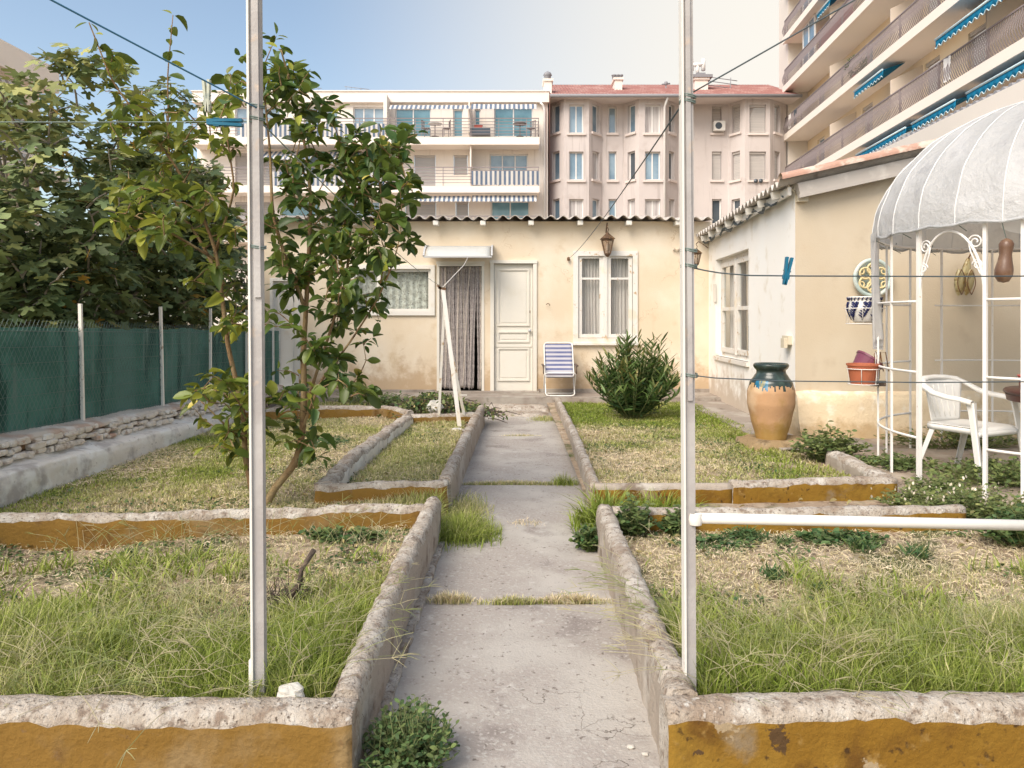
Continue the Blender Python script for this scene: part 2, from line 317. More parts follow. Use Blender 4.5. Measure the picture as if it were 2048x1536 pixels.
def vn(x, y, s=0):   # value noise on arrays
    xi = np.floor(x).astype(int); yi = np.floor(y).astype(int); fx = x-xi; fy = y-yi; fx = fx*fx*(3-2*fx); fy = fy*fy*(3-2*fy)
    def h(a, b):
        t = np.sin(a*127.1+b*311.7+s*74.7)*43758.5453; return t-np.floor(t)
    return (h(xi, yi)*(1-fx)+h(xi+1, yi)*fx)*(1-fy)+(h(xi, yi+1)*(1-fx)+h(xi+1, yi+1)*fx)*fy
def fbm(x, y, s=0): return .55*vn(x, y, s)+.28*vn(x*2.1, y*2.1, s+3)+.17*vn(x*4.3, y*4.3, s+5)

def curb(mb, pts, w, z0, h, mats=(0, 1, 2), rough=.01, lip=0, step=.05, seed=0, hvar=.012, ends=True, rag=.018):
    """a low cement wall along a polyline; mats = left side, top, right side"""
    P2 = [Vector((p[0], p[1], 0)) for p in pts]; S = []
    for i in range(len(P2)-1):
        n = max(2, int((P2[i+1]-P2[i]).length/step))
        for k in range(n): S.append((P2[i].lerp(P2[i+1], k/n), (P2[i+1]-P2[i]).normalized(), i, k))
    S.append((P2[-1], (P2[-1]-P2[-2]).normalized(), len(P2)-2, 1))
    prof = [(-.5, 0, 0), (-.5, .35, 0), (-.5, .7, 0), (-.5, .86, 1), (-.42, .96, 1), (-.22, 1.0, 1), (0, 1.01, 1), (.22, 1.0, 1), (.42, .96, 1), (.5, .86, 2), (.5, .7, 2), (.5, .35, 2), (.5, 0, 2)]
    base = len(mb.v); m = len(prof)
    for p, t, i, k in S:
        sc_ = 1
        if k == 0 and i > 0:
            t0 = (P2[i]-P2[i-1]).normalized(); tt = (t0+t).normalized(); sc_ = 1/max(.4, tt.dot(t)); t = tt
        nrm = Vector((t.y, -t.x, 0))    # right side
        for j, (u, zz, _) in enumerate(prof):
            ww = w*u*sc_
            if lip and 0.1 < zz < .8 or zz == 0: ww -= math.copysign(lip, u)
            q = p+nrm*ww+Z*(z0+(h-z0)*zz)
            nz = noise.noise_vector(q*7+Vector((seed, 0, 0)))*rough*.5+noise.noise_vector(q*24)*rough*.55+noise.noise_vector(q*60)*rough*.35
            if zz > .8: nz.z += noise.noise(q*2.3+Vector((seed*3, 1, 0)))*hvar*1.2+noise.noise(q*18)*hvar*.6
            elif zz == 0: nz.z = 0
            else: nz.z = 0
            if rag and j == 9: nz.z += rag*noise.noise(Vector((q.x*5+seed, q.y*5, 0)))+rag*.5*noise.noise(Vector((q.x*21, q.y*21, 3)))
            mb.v.append(tuple(q+nz))
    for i in range(len(S)-1):
        for j in range(m-1):
            a = base+i*m+j; mb.f.append((a, a+1, a+m+1, a+m)); mb.m.append(mats[0 if j < 3 else (1 if j < 9 else 2)]); mb.s.append(True)
    if ends:
        mb.f.append(tuple(base+j for j in reversed(range(m)))); mb.m.append(mats[1] if len(mats) < 4 else mats[3]); mb.s.append(False)
        mb.f.append(tuple(base+(len(S)-1)*m+j for j in range(m))); mb.m.append(mats[1] if len(mats) < 4 else mats[3]); mb.s.append(False)
# ---------------------------------------------------------------- ground, path, beds
def sm(a, b, x): t = np.clip((x-a)/(b-a), 0, 1); return t*t*(3-2*t)
def edgeL(y): return -.50+.012*np.clip(y-2.5, 0, 9)          # where the left curb meets the path
def edgeR(y): return .488+.0225*np.clip(y-2.65, 0, 9)
def zsoil(x, y):
    x = np.asarray(x, float); y = np.asarray(y, float)
    z = .115+.055*(1-sm(2.6, 3.6, y))+.03*(fbm(x*1.3, y*1.3, 2)-.5)
    z = z-.07*np.exp(-((x+2.7)/.5)**2-((y-4.4)/.5)**2)
    gl = (x < 0)*np.exp(-((y-5.22)/.2)**2)*sm(-1.2, -.5, x)
    gr = (x > 0)*np.exp(-((y-5.1)/.22)**2)*sm(1.3, .5, x)
    z = z*(1-.95*np.clip(gl+gr, 0, 1)); return z
def gridobj(name, x0, x1, y0, y1, step, zf, mt, kind='structure'):
    nx = int((x1-x0)/step); ny = int((y1-y0)/step)
    X, Y = np.meshgrid(np.linspace(x0, x1, nx+1), np.linspace(y0, y1, ny+1), indexing='ij')
    V = np.stack([X, Y, zf(X, Y)], -1).reshape(-1, 3); i = np.arange(nx)[:, None]*(ny+1)+np.arange(ny)[None, :]; i = i.ravel()
    return npmesh(name, V, np.zeros((0, 3), int), np.stack([i, i+ny+1, i+ny+2, i+1], -1), mt, smooth=True, kind=kind)
mb = MB(); mb.quad((-400, -60, -.03), (400, -60, -.03), (400, 900, -.03), (-400, 900, -.03)); mb.build('ground', M['dirt'], kind='structure')
gridobj('soil', -3.66, -.545, 2.33, 12.25, .035, lambda x, y: zsoil(x, y)+.018*(fbm(x*9, y*9, 4)-.5)+.012*(fbm(x*30, y*30, 9)-.5), M['soil'])
gridobj('soil', .56, 6.4, 2.36, 12.25, .035, lambda x, y: zsoil(x, y)+.018*(fbm(x*9, y*9, 4)-.5)+.012*(fbm(x*30, y*30, 9)-.5), M['soil'])
JO = [(3.85, .02), (6.62, .02), (9.4, .015), (11.0, .015)]
def zpath(x, y):
    z = .006*(fbm(x*2.2, y*2.2, 1)-.5)+.004*(fbm(x*14, y*14, 2)-.5)
    for j, w in JO: z = z-.014*np.exp(-((y-j-.03*(vn(x*3, y*0+j, 8)-.5))/w)**2)
    return z
gridobj('path', -.60, .80, -1.5, 12.25, .02, zpath, M['path'])
# strip of ground that leads off the path between the beds
mb = MB()
mb.grid(lambda a, b: (-4.6+8.3*a, 12.08+.95*b, .20+.006*noise.noise(Vector((a*30, b*4, 0)))), 60, 6)
mb.grid(lambda a, b: (-4.6+8.3*a, 12.08+.012*noise.noise(Vector((a*40, b*3, 0))), .20-.26*b), 60, 4)
mb.build('terrace_slab', M['concrete'], kind='structure')
mb = MB()
mb.grid(lambda a, b: (2.72+1.1*a+.02*noise.noise(Vector((a, b*20, 3))), 7.55+4.6*b, .145+.006*noise.noise(Vector((a*5, b*14, 0)))), 10, 50)
mb.grid(lambda a, b: (2.72+.02*noise.noise(Vector((0, b*20, 3))), 7.55+4.6*b, .145-.2*a), 2, 50)
mb.build('walkway', M['concrete'], kind='structure')
gridobj('patio', 3.1, 8.0, 4.6, 8.4, .08, lambda x, y: .142+.012*(fbm(x*3, y*3, 6)-.5), M['patio'])
# broken threshold slabs where the path meets the terrace
mb = MB()
def slab(mb, x0, x1, y0, y1, z0, z1, sd, mi=0):
    def f(a, b):
        p = Vector((x0+(x1-x0)*a, y0+(y1-y0)*b, z1)); n = noise.noise_vector(p*6+Vector((sd, 0, 0)))*.02
        e = min(a, 1-a, b, 1-b); p += n; 
        if e < .001: p.z = z0
        elif e < .12: p.z -= .02
        return p
    mb.grid(f, 18, 10, mi)
slab(mb, -.50, .62, 11.72, 12.1, -.02, .11, 1); slab(mb, -.42, .60, 11.2, 11.80, -.02, .045, 5)
mb.build('step', M['curbtop'], kind='structure')

CM = [M['curbside'], M['curbtop'], M['ochre'], M['ochre_pale'], M['plaster']]
def section(root, pts, w, h, mats, z0=-.02, lip=0, seed=0, rough=.01, step=.045, hvar=.012):
    m = MB(); curb(m, pts, w, z0, h, mats, rough, lip, step, seed, hvar); return m.build('wall_section', CM, root)
t = thing('garden_bed_wall', 'low cement wall with ochre front round the near left weedy bed', 'garden wall', (-1.5, 2.3, 0), 'low walls of the garden beds')
section(t, [(-4.2, 2.31), (-.48, 2.31)], .13, .275, (0, 1, 3), lip=.008, seed=1, step=.03, rough=.006)
section(t, [(edgeL(2.38)-.03, 2.36), (edgeL(3.4)-.05, 3.4), (edgeL(4.9)-.045, 4.93)], .095, .285, (0, 1, 0), seed=2, step=.025, rough=.016)
section(t, [(-4.4, 4.52), (-2.2, 4.62), (edgeL(4.8)-.10, 4.87)], .10, .262, (2, 1, 3), seed=3, rough=.018)
t = thing('garden_bed_wall', 'low cement wall with deep ochre front round the near right grassy bed', 'garden wall', (1.5, 2.3, 0), 'low walls of the garden beds')
section(t, [(.47, 2.33), (4.2, 2.37)], .13, .275, (0, 1, 2), lip=.008, seed=11, step=.03, rough=.008)
section(t, [(edgeR(4.72)+.05, 4.74), (edgeR(3.5)+.055, 3.5), (edgeR(2.4)+.05, 2.36)], .10, .28, (0, 1, 0), seed=12, step=.025, rough=.016)
section(t, [(edgeR(4.7)+.1, 4.73), (1.7, 4.74), (2.9, 4.84)], .10, .262, (0, 1, 2), seed=13, rough=.014)
t = thing('garden_bed_wall', 'lumpy low wall round the narrow middle bed under the white prop', 'garden wall', (-.9, 5.6, 0), 'low walls of the garden beds')
section(t, [(-1.42, 5.40), (edgeL(5.5)-.02, 5.60)], .09, .262, (0, 1, 3), seed=21, rough=.018)
section(t, [(-1.37, 5.46), (-1.42, 6.6), (-1.31, 9.45)], .13, .265, (4, 1, 4, 0), seed=22, rough=.028, hvar=.02)
section(t, [(edgeL(5.6)-.045, 5.62), (edgeL(7.5)-.045, 7.5), (edgeL(9.2)-.035, 9.2), (edgeL(10.3)-.02, 10.35)], .10, .27, (0, 1, 0), seed=23, rough=.015)
section(t, [(-1.28, 9.52), (-.48, 9.72)], .09, .255, (2, 1, 3), seed=24, rough=.015)
t = thing('garden_bed_wall', 'low yellowish wall closing the far end of the left lawn', 'garden wall', (-2.4, 10.1, 0), 'low walls of the garden beds')
section(t, [(-3.6, 9.9), (-2.85, 10.05), (-1.75, 10.25), (-1.3, 9.6)], .10, .285, (0, 1, 3), seed=31, rough=.012)
t = thing('garden_bed_wall', 'low ochre wall round the far right lawn with the oleander', 'garden wall', (1.8, 5.5, 0), 'low walls of the garden beds')
section(t, [(.60, 5.48), (1.60, 5.49)], .08, .255, (0, 0, 2), seed=41, rough=.003, hvar=.002)
section(t, [(1.60, 5.49), (2.86, 5.62)], .10, .275, (0, 1, 2), seed=42, rough=.012)
section(t, [(edgeR(11.5)+.02, 11.6), (edgeR(8)+.06, 8.0), (edgeR(5.4)+.06, 5.50)], .08, .26, (0, 1, 0), seed=43, rough=.012)
section(t, [(2.98, 6.95), (2.90, 5.68)], .15, .24, (0, 1, 0), seed=44, rough=.02)
# cement footing along the left curb of the path
mb = MB()
curb(mb, [(edgeL(2.4)+.01, 2.0), (edgeL(3.4)+.012, 3.4), (edgeL(4.8)+.012, 4.85)], .05, -.02, .022, (0, 0, 0), .014, 0, .03, 51)
mb.build('cement_fillet', M['curbtop'], kind='structure')

# ---------------------------------------------------------------- grass and litter
def blades(name, X, Y, H, W, g, label, spread=1.0, zoff=0, flat=None):
    n = len(X); base = np.stack([X, Y, zsoil(X, Y)+zoff if not callable(zoff) else zoff(X, Y)], -1)
    az = rng.uniform(0, 2*np.pi, n); bend = rng.uniform(.15, 1.15, n)*spread
    d = np.stack([np.cos(az), np.sin(az), 0*az], -1); s = np.stack([-np.sin(az), np.cos(az), 0*az], -1)
    tw = rng.uniform(-1, 1, n)[:, None]; s = s*np.cos(tw)+d*np.sin(tw)
    V = []; T = []
    for t_, wd in ((0, .8), (.42, 1), (.76, .6)):
        p = base+d*(bend*H*t_**1.6)[:, None]; p[:, 2] += H*(t_-.38*bend*t_*t_)-.008*(t_ == 0)
        V += [p-s*(W*wd/2)[:, None], p+s*(W*wd/2)[:, None]]; T += [g-.30*t_]*2
    p = base+d*(bend*H)[:, None]; p[:, 2] += H*(1-.40*bend); V.append(p); T.append(g-.42)
    V = np.stack(V, 1).reshape(-1, 3); T = np.clip(np.stack(T, 1).reshape(-1), 0, 1); va = np.repeat(rng.uniform(0, 1, n), 7)
    b = np.arange(n)[:, None]*7
    q = np.concatenate([b+np.array([[0, 1, 3, 2]]), b+np.array([[2, 3, 5, 4]])]); tr = b+np.array([[4, 5, 6]])
    return npmesh(name, V, tr, q, M['grass'], tint=T, vary=va, label=label, cat='grass', kind='stuff')
def litter(X, Y, L, zf):
    n = len(X)
def scatter(x0, x1, y0, y1, n, dens):
    X = rng.uniform(x0, x1, n); Y = rng.uniform(y0, y1, n); k = rng.uniform(0, 1, n) < dens(X, Y); return X[k], Y[k]
def viewcut(X, Y, m=.92): return (np.abs(X)/Y < m)
def lay(name, label, x0, x1, y0, y1, n, dens, hf, gf, w=.0032, spread=1.0):
    X, Y = scatter(x0, x1, y0, y1, n, lambda x, y: dens(x, y)*viewcut(x, y))
    H = np.clip(hf(X, Y), .012, .5)*rng.uniform(.5, 1.25, len(X)); g = np.clip(gf(X, Y)+rng.normal(0, .13, len(X)), 0, 1.05)
    return blades(name, X, Y, H, w*rng.uniform(.6, 1.3, len(X))*(1+.12*(Y-2.4)), g, label, spread)
# near left bed
def dA(x, y): return np.clip(1.0*sm(3.75, 2.5, y+1.9*(fbm(x*1.6, y*1.6, 3)-.5))+.40*sm(.42, .6, fbm(x*1.7, y*1.7, 12))+.10-.5*sm(-1.3, -2.1, x)*sm(3.0, 3.3, y), .015, 1)
def lushA(x, y): return sm(3.95, 2.5, y+1.9*(fbm(x*1.6, y*1.6, 3)-.5))
lay('grass', 'long green and straw weedy grass filling the near left bed', -3.55, -.60, 2.39, 4.78, 80000, dA, lambda x, y: .03+.125*lushA(x, y)*(.35+1.2*fbm(x*3.2, y*3.2, 6)), lambda x, y: .46+.40*lushA(x, y)+.75*(fbm(x*2.2, y*2.2, 8)-.5)-.12*sm(3.4, 3.9, y))
# near right bed
def lushD(x, y): return sm(4.0, 2.7, y+1.1*(fbm(x*2.0, y*2.0, 23)-.5))
def dD(x, y): return np.clip(lushD(x, y)+.30*sm(.40, .62, fbm(x*2, y*2, 22))+.07, .03, 1)
lay('grass', 'lush green grass with pale tops filling the near right bed', .62, 4.0, 2.43, 4.70, 90000, dD, lambda x, y: .025+.135*lushD(x, y)*(.5+.9*fbm(x*3.4, y*3.4, 26)), lambda x, y: .38+.55*lushD(x, y)+.65*(fbm(x*2.2, y*2.2, 28)-.5))
# left lawn
gC = lambda x, y: .52+1.3*(fbm(x*1.1, y*1.1, 31)-.45)
lay('grass', 'short patchy drying grass of the left lawn beside the stone wall', -3.60, -1.43, 4.70, 10.2, 100000, lambda x, y: np.clip(.25+1.1*(fbm(x*1.5, y*1.5, 33)-.25), .1, 1), lambda x, y: .02+.035*fbm(x*1.7, y*1.7, 35), gC, .0042)
# narrow bed and gap
lay('grass', 'soft pale green grass in the narrow middle bed', -1.30, -.60, 5.66, 9.6, 30000, lambda x, y: np.clip(.4+.9*(fbm(x*2, y*2, 43)-.3), .2, 1), lambda x, y: .035+.05*fbm(x*2, y*2, 45), lambda x, y: .52+.5*(fbm(x*1.4, y*1.4, 41)-.4), .0042)
lay('grass', 'straw and green grass growing in the gap before the middle bed', -1.7, -.52, 4.98, 5.50, 11000, lambda x, y: np.clip(.3+.7*sm(-1.3, -.6, x), 0, 1), lambda x, y: .05+.10*sm(-1.2, -.6, x), lambda x, y: .42+.3*sm(-1.2, -.5, x), .004)
# far right lawn
def gE(x, y):
    green = np.clip(sm(.45, .0, np.abs(x-2.55-.03*(y-7)))*1.0+sm(8.8, 9.6, y)*.8+sm(1.6, 2.6, x)*sm(7.2, 6.2, y)*.7, 0, 1)
    return .43+.5*green+.95*(fbm(x*1.9, y*1.9, 51)-.43)
lay('grass', 'dry straw lawn with a green strip under the oleander bush', .72, 2.86, 5.56, 11.9, 90000, lambda x, y: np.clip(.3+.9*(fbm(x*1.6, y*1.6, 53)-.25), .15, 1), lambda x, y: .02+.04*np.clip(gE(x, y), 0, 1), gE, .0045)
lay('grass', 'scattered sprigs of grass before the house terrace', -3.4, -.5, 10.3, 12.1, 14000, lambda x, y: np.clip(fbm(x*1.5, y*1.5, 63)*1.6-.4, 0, 1), lambda x, y: .05+0*x, lambda x, y: .62+0*x, .005)
def broad(name, label, x0, x1, y0, y1, n, sd, kw):
    X, Y = scatter(x0, x1, y0, y1, n, lambda x, y: viewcut(x, y)*sm(.50, .62, fbm(x*kw, y*kw, sd)))
    H = rng.uniform(.04, .16, len(X))*(1.15-.25*np.clip(Y-2.4, 0, 3)/2); return blades(name, X, Y, H, rng.uniform(.005, .010, len(X)), np.clip(rng.normal(.85, .15, len(X)), .2, 1.05), label, 1.1)
broad('coarse_grass', 'coarse broad-bladed grass clumps among the near left weeds', -3, -.62, 2.4, 4.2, 9000, 81, 2.6)
broad('coarse_grass', 'coarse broad-bladed grass clumps in the near right bed', .64, 3, 2.45, 4.0, 9000, 82, 2.6)
# straw lying flat on the soil
def strawlay(name, label, x0, x1, y0, y1, n, dens, L=.05):
    X, Y = scatter(x0, x1, y0, y1, n, lambda x, y: dens(x, y)*viewcut(x, y)); k = len(X); az = rng.uniform(0, 2*np.pi, k); l = L*rng.uniform(.3, 1.3, k); w = .0035*rng.uniform(.5, 1.3, k)*(1+.1*(Y-2.4))
    z = zsoil(X, Y)+.008+rng.uniform(0, .018, k); tl = rng.uniform(-.25, .25, k)
    d = np.stack([np.cos(az), np.sin(az), tl], -1)*l[:, None]/2; s = np.stack([-np.sin(az), np.cos(az), rng.uniform(-.6, .6, k)], -1)*w[:, None]/2
    c = np.stack([X, Y, z], -1); mid = c.copy(); mid[:, 2] += rng.uniform(0, .012, k)
    V = np.stack([c-d-s, c-d+s, mid+s, mid-s, c+d+s*.4, c+d-s*.4], 1).reshape(-1, 3); b = np.arange(k)[:, None]*6
    q = np.concatenate([b+np.array([[0, 1, 2, 3]]), b+np.array([[3, 2, 4, 5]])])
    g = np.clip(np.repeat(rng.normal(.1, .12, k), 6), 0, 1); return npmesh(name, V, np.zeros((0, 3), int), q, M['grass'], tint=g, vary=np.repeat(rng.uniform(.15, 1, k), 6), label=label, cat='straw', kind='stuff')
strawlay('dry_straw', 'dry straw lying on the bare soil of the near left bed', -3.5, -.6, 2.4, 4.8, 20000, lambda x, y: .2+.6*fbm(x*2, y*2, 71))
strawlay('dry_straw', 'dry straw strewn over the soil of the near right bed', .62, 3.4, 2.4, 4.7, 24000, lambda x, y: .35+.65*fbm(x*2, y*2, 72))
strawlay('dry_straw', 'dry straw lying over the left lawn', -3.6, -.6, 4.95, 10.2, 26000, lambda x, y: sm(.4, .6, fbm(x*1.5, y*1.5, 33)*-1+1), .055)
strawlay('dry_straw', 'dry straw lying over the far right lawn', .72, 2.86, 5.56, 11.8, 30000, lambda x, y: np.clip(1.1-gE(x, y)*1.8, .1, 1), .055)
# tall seeding stalks of crabgrass in the near beds
def stalks(name, spots, label):
    m = MB()
    for x, y, L, a, tilt in spots:
        z0 = float(zsoil(x, y)); d = Vector((math.cos(a), math.sin(a), 0)); pts = []
        for k in range(7):
            t_ = k/6; pts.append(Vector((x, y, z0))+d*(L*tilt*t_**1.5)+Z*(L*(t_-.42*tilt*t_*t_)))
        rr_ = random.uniform(.0011, .0019); m.tube(pts, [rr_*(1-.45*k/6) for k in range(7)], 4, cap=False)
        if random.random() < .55:
            e = pts[-1]; td = (pts[-1]-pts[-2]).normalized()
            for k in range(random.choice((3, 4, 4))):
                a2 = random.uniform(0, 6.28); v = (td+Vector((math.cos(a2), math.sin(a2), random.uniform(-.3, .6)))*.8).normalized()
                m.tube([e, e+v*.035, e+v*.07-Z*.006], [.0012, .001, .0005], 4, cap=False)
    o = m.build(name, M['strawstalk'], label=label, cat='grass', kind='stuff'); return o
M['strawstalk'] = mat('pale_grass_stalk', (.52, .46, .28), [((.28, .33, .11), 4, .45, .6)], .7, trans=.2)
sp = [(random.uniform(-1.75, -.62), 2.42+abs(random.gauss(0, .7)), random.uniform(.14, .33), random.uniform(0, 6.28), random.uniform(.4, 1.6)) for _ in range(380)]
sp += [(random.uniform(-2.6, -.7), random.uniform(4.0, 4.6), random.uniform(.15, .3), random.uniform(0, 6.28), random.uniform(.2, 1.1)) for _ in range(110)]
stalks('grass_stalks', sp, 'tall pale seeding grass stalks criss-crossing over the near left bed')
sp = [(random.uniform(.62, 2.1), 2.45+abs(random.gauss(0, .55)), random.uniform(.14, .30), random.uniform(0, 6.28), random.uniform(.3, 1.3)) for _ in range(430)]
sp += [(.62+random.uniform(0, .12), random.uniform(2.5, 3.7), random.uniform(.2, .33), math.pi+random.uniform(-.6, .6), random.uniform(.8, 1.4)) for _ in range(60)]
stalks('grass_stalks', sp, 'tall pale seeding grass stalks leaning over the near right bed')
# weeds rooted in the joints of the path
def tuft(name, label, cx, cy, rx, ry, n, h, g, z=0, spread=1.1, w=.004, kind='stuff', cat='grass'):
    X = np.clip(rng.normal(cx, rx, n), cx-2.2*rx, cx+2.2*rx); Y = rng.normal(cy, ry, n); H = h*rng.uniform(.4, 1.2, n)*np.exp(-((X-cx)/rx/2.2)**2)
    o = blades(name, X, Y, H, w*rng.uniform(.6, 1.3, n), np.clip(g+rng.normal(0, .15, n), 0, 1), label, spread, zoff=(lambda a, b: 0*a+z)); o['kind'] = kind; o['category'] = cat; 
    if kind is None: del o['kind']
    return o
tuft('joint_grass', 'dry yellow grass growing in the nearest joint of the path', .30, 3.86, .10, .012, 700, .055, .30)
tuft('joint_grass', 'sparse green sprigs at the middle of the nearest path joint', .02, 3.85, .09, .012, 420, .045, .55)
tuft('joint_grass', 'straw coloured tuft at the left end of the nearest path joint', -.32, 3.87, .07, .014, 520, .06, .35)
tuft('joint_grass', 'low green weeds growing across the second path joint', .0, 6.62, .26, .02, 1500, .045, .5)
tuft('joint_grass', 'tiny weeds in the third joint of the path', .1, 9.4, .12, .03, 300, .03, .4)
tuft('joint_grass', 'small weeds at the far end of the path', .48, 10.9, .12, .12, 700, .07, .6)
tuft('joint_grass', 'flattened dead sprigs lying on the middle of the path', .10, 5.35, .06, .05, 150, .03, .2)
tuft('grass_tuft', 'bright green spreading grass tuft left of the path by the bed corner', -.36, 5.05, .13, .12, 3600, .15, .88, spread=1.2, kind=None, cat='grass tuft')
tuft('grass_tuft', 'thin pale green grass leaning onto the path behind the bright tuft', -.36, 5.6, .10, .22, 1300, .12, .6, spread=1.2, kind=None, cat='grass tuft')
tuft('grass_tuft', 'dark long-bladed grass tuft right of the path before the ochre wall', .66, 5.22, .11, .08, 700, .30, 1.0, z=.02, spread=1.2, w=.010, kind=None, cat='grass tuft')
tuft('grass_tuft', 'dark grass leaning along the ochre wall beside the path', 1.05, 5.28, .16, .06, 380, .24, 1.0, z=.06, spread=1.3, w=.009, kind=None, cat='grass tuft')
tuft('grass_tuft', 'small green sprig on the second joint by the right curb', .46, 6.62, .07, .04, 300, .11, .85, kind=None, cat='grass tuft')
# ---------------------------------------------------------------- leaf clouds
def frames(D, U):   # rotation matrices with x along D (leaf length) and z near U
    D = D/np.linalg.norm(D, axis=1, keepdims=True); Y = np.cross(U, D); nrm = np.linalg.norm(Y, axis=1, keepdims=True); Y = np.where(nrm > 1e-3, Y/np.maximum(nrm, 1e-6), np.array([[0, 1, 0]])); Zz = np.cross(D, Y)
    return np.stack([D, Y, Zz], -1)
def place(tv, tt, tq, pos, D, U, size, g, name, mt, parent=None, **kw):
    Rm = frames(D, U); tv = np.asarray(tv, float); V = np.einsum('nij,kj->nki', Rm, tv)*np.asarray(size)[:, None, None]+pos[:, None, :]; n = len(pos); k = len(tv); b = np.arange(n)[:, None]*k
    tr = np.concatenate([b+np.array([t]) for t in tt]) if len(tt) else np.zeros((0, 3), int)
    q = np.concatenate([b+np.array([t]) for t in tq]) if len(tq) else np.zeros((0, 4), int)
    return npmesh(name, V.reshape(-1, 3), tr, q, mt, parent, np.repeat(g, k), np.repeat(rng.uniform(0, 1, n), k), **kw)
# broad oval leaf, folded along the midrib and arching down
def ovalleaf(w=.27, arch=.16, fold=.10):
    v = []; xs = [0, .12, .38, .66, .88, 1.0]; ws = [0, .55, 1.0, .92, .5, 0]
    for x, a in zip(xs, ws):
        z = -arch*x*x
        if a == 0: v.append((x, 0, z))
        else: v += [(x, -a*w, z+fold*a), (x, 0, z), (x, a*w, z+fold*a)]
    tr = [(0, 1, 2), (0, 2, 3), (13, 11, 10), (13, 12, 11)]; q = []
    for k in range(3):
        b = 1+3*k; q += [(b, b+3, b+4, b+1), (b+1, b+4, b+5, b+2)]
    return v, tr, q
LEAF = ovalleaf(); CURL = ovalleaf(.25, .42, .24); NARROW = ovalleaf(.085, .06, .03); SMALL = ovalleaf(.30, .12, .05)
def figleaf():
    ang = [(-150, .30), (-128, .52), (-100, .34), (-72, .78), (-56, .80), (-36, .42), (-14, .95), (0, 1.02), (14, .95), (36, .42), (56, .80), (72, .78), (100, .34), (128, .52), (150, .30)]
    v = [(0, 0, 0)]
    for a, r in ang:
        v.append((r*math.cos(R(a)), r*math.sin(R(a)), -.16*r*r+.06*abs(math.sin(R(a)))*r))
    tr = [(0, i, i+1) for i in range(1, len(ang))]; return [(x+.1, y, z) for x, y, z in v], tr, []
FIG = figleaf()

def nrand(n, s=1.0): return rng.normal(0, s, (n, 3))

def grow(limbs, targets, rtwig, depth_pref=.55):
    """twigs from the nearest point of the limbs to every target; returns list of twig point lists"""
    nodes = [p for L, _ in limbs for p in L[2:]]; A = np.array(nodes); out = []
    for tg in sorted(targets, key=lambda t: min((np.linalg.norm(A-np.array(t), axis=1)))):
        t = np.array(tg); dd = np.linalg.norm(A-t, axis=1)+depth_pref*np.maximum(0, A[:, 2]-t[2]+.05)
        s = A[int(dd.argmin())]; d = t-s; L = np.linalg.norm(d); k = max(2, int(L/.09)); pts = []
        off = rng.normal(0, .08*L, 3)
        for i in range(k+1):
            u = i/k; pts.append(Vector(s+d*u+off*math.sin(math.pi*u)+np.array([0, 0, .12*L*math.sin(math.pi*u)])))
        out.append(pts); A = np.vstack([A, np.array([tuple(p) for p in pts[1:]])])
    return out

# ---- citrus tree ----
TX = P(530, 1010, 5.32); tx0 = Vector((TX.x, TX.y, float(zsoil(TX.x, TX.y))))
tree = thing('citrus_tree', 'young citrus tree with broad glossy leaves behind the left clothes post', 'tree', tx0)
def limb(spec, r0, r1, dy=0):
    pts = [P(x, y, Y+dy) for x, y, Y in spec]; o = []
    for i in range(len(pts)-1):
        n = max(2, int((pts[i+1]-pts[i]).length/.08))
        for k in range(n): o.append(pts[i].lerp(pts[i+1], k/n))
    o.append(pts[-1])
    for _ in range(1): o = [o[0]]+[(o[i-1]+o[i]*2+o[i+1])/4 for i in range(1, len(o)-1)]+[o[-1]]
    m = len(o); return o, [r0+(r1-r0)*(i/(m-1))**.8 for i in range(m)]
limbs = [limb([(530, 1020, 5.32), (545, 978, 5.30), (585, 938, 5.26), (603, 890, 5.25), (608, 800, 5.25), (607, 700, 5.25), (613, 600, 5.22), (618, 500, 5.2), (622, 400, 5.2), (612, 300, 5.18), (590, 200, 5.15), (562, 100, 5.1)], .029, .006),
 limb([(590, 935, 5.26), (604, 850, 5.3), (628, 760, 5.35), (655, 680, 5.4), (692, 560, 5.45), (702, 450, 5.5), (722, 350, 5.5), (790, 285, 5.5), (835, 268, 5.5)], .015, .004),
 limb([(600, 870, 5.25), (642, 760, 5.15), (700, 685, 5.1), (755, 600, 5.0), (790, 520, 5.0), (806, 440, 5.0), (800, 380, 5.0)], .012, .003),
 limb([(510, 1015, 5.32), (498, 950, 5.3), (488, 900, 5.3), (490, 840, 5.28), (472, 760, 5.25), (455, 690, 5.2), (445, 600, 5.2), (432, 500, 5.2), (400, 420, 5.15), (350, 330, 5.1), (290, 250, 5.1), (225, 165, 5.05), (178, 45, 5.0)], .023, .004),
 limb([(447, 570, 5.2), (400, 480, 5.35), (345, 400, 5.4), (338, 300, 5.4), (335, 150, 5.4), (346, 30, 5.4)], .014, .003),
 limb([(612, 620, 5.22), (572, 520, 5.1), (545, 430, 5.0), (540, 300, 5.0), (528, 180, 5.0), (500, 75, 5.0)], .016, .004),
 limb([(432, 500, 5.2), (470, 380, 5.0), (452, 260, 5.0), (462, 150, 5.0)], .011, .003),
 limb([(432, 520, 5.2), (350, 470, 5.0), (270, 430, 4.9), (235, 425, 4.9)], .011, .004),
 limb([(608, 800, 5.25), (650, 760, 5.5), (700, 790, 5.6), (730, 765, 5.6)], .008, .003),
 limb([(488, 880, 5.3), (450, 850, 5.1), (400, 800, 5.0)], .010, .004)]
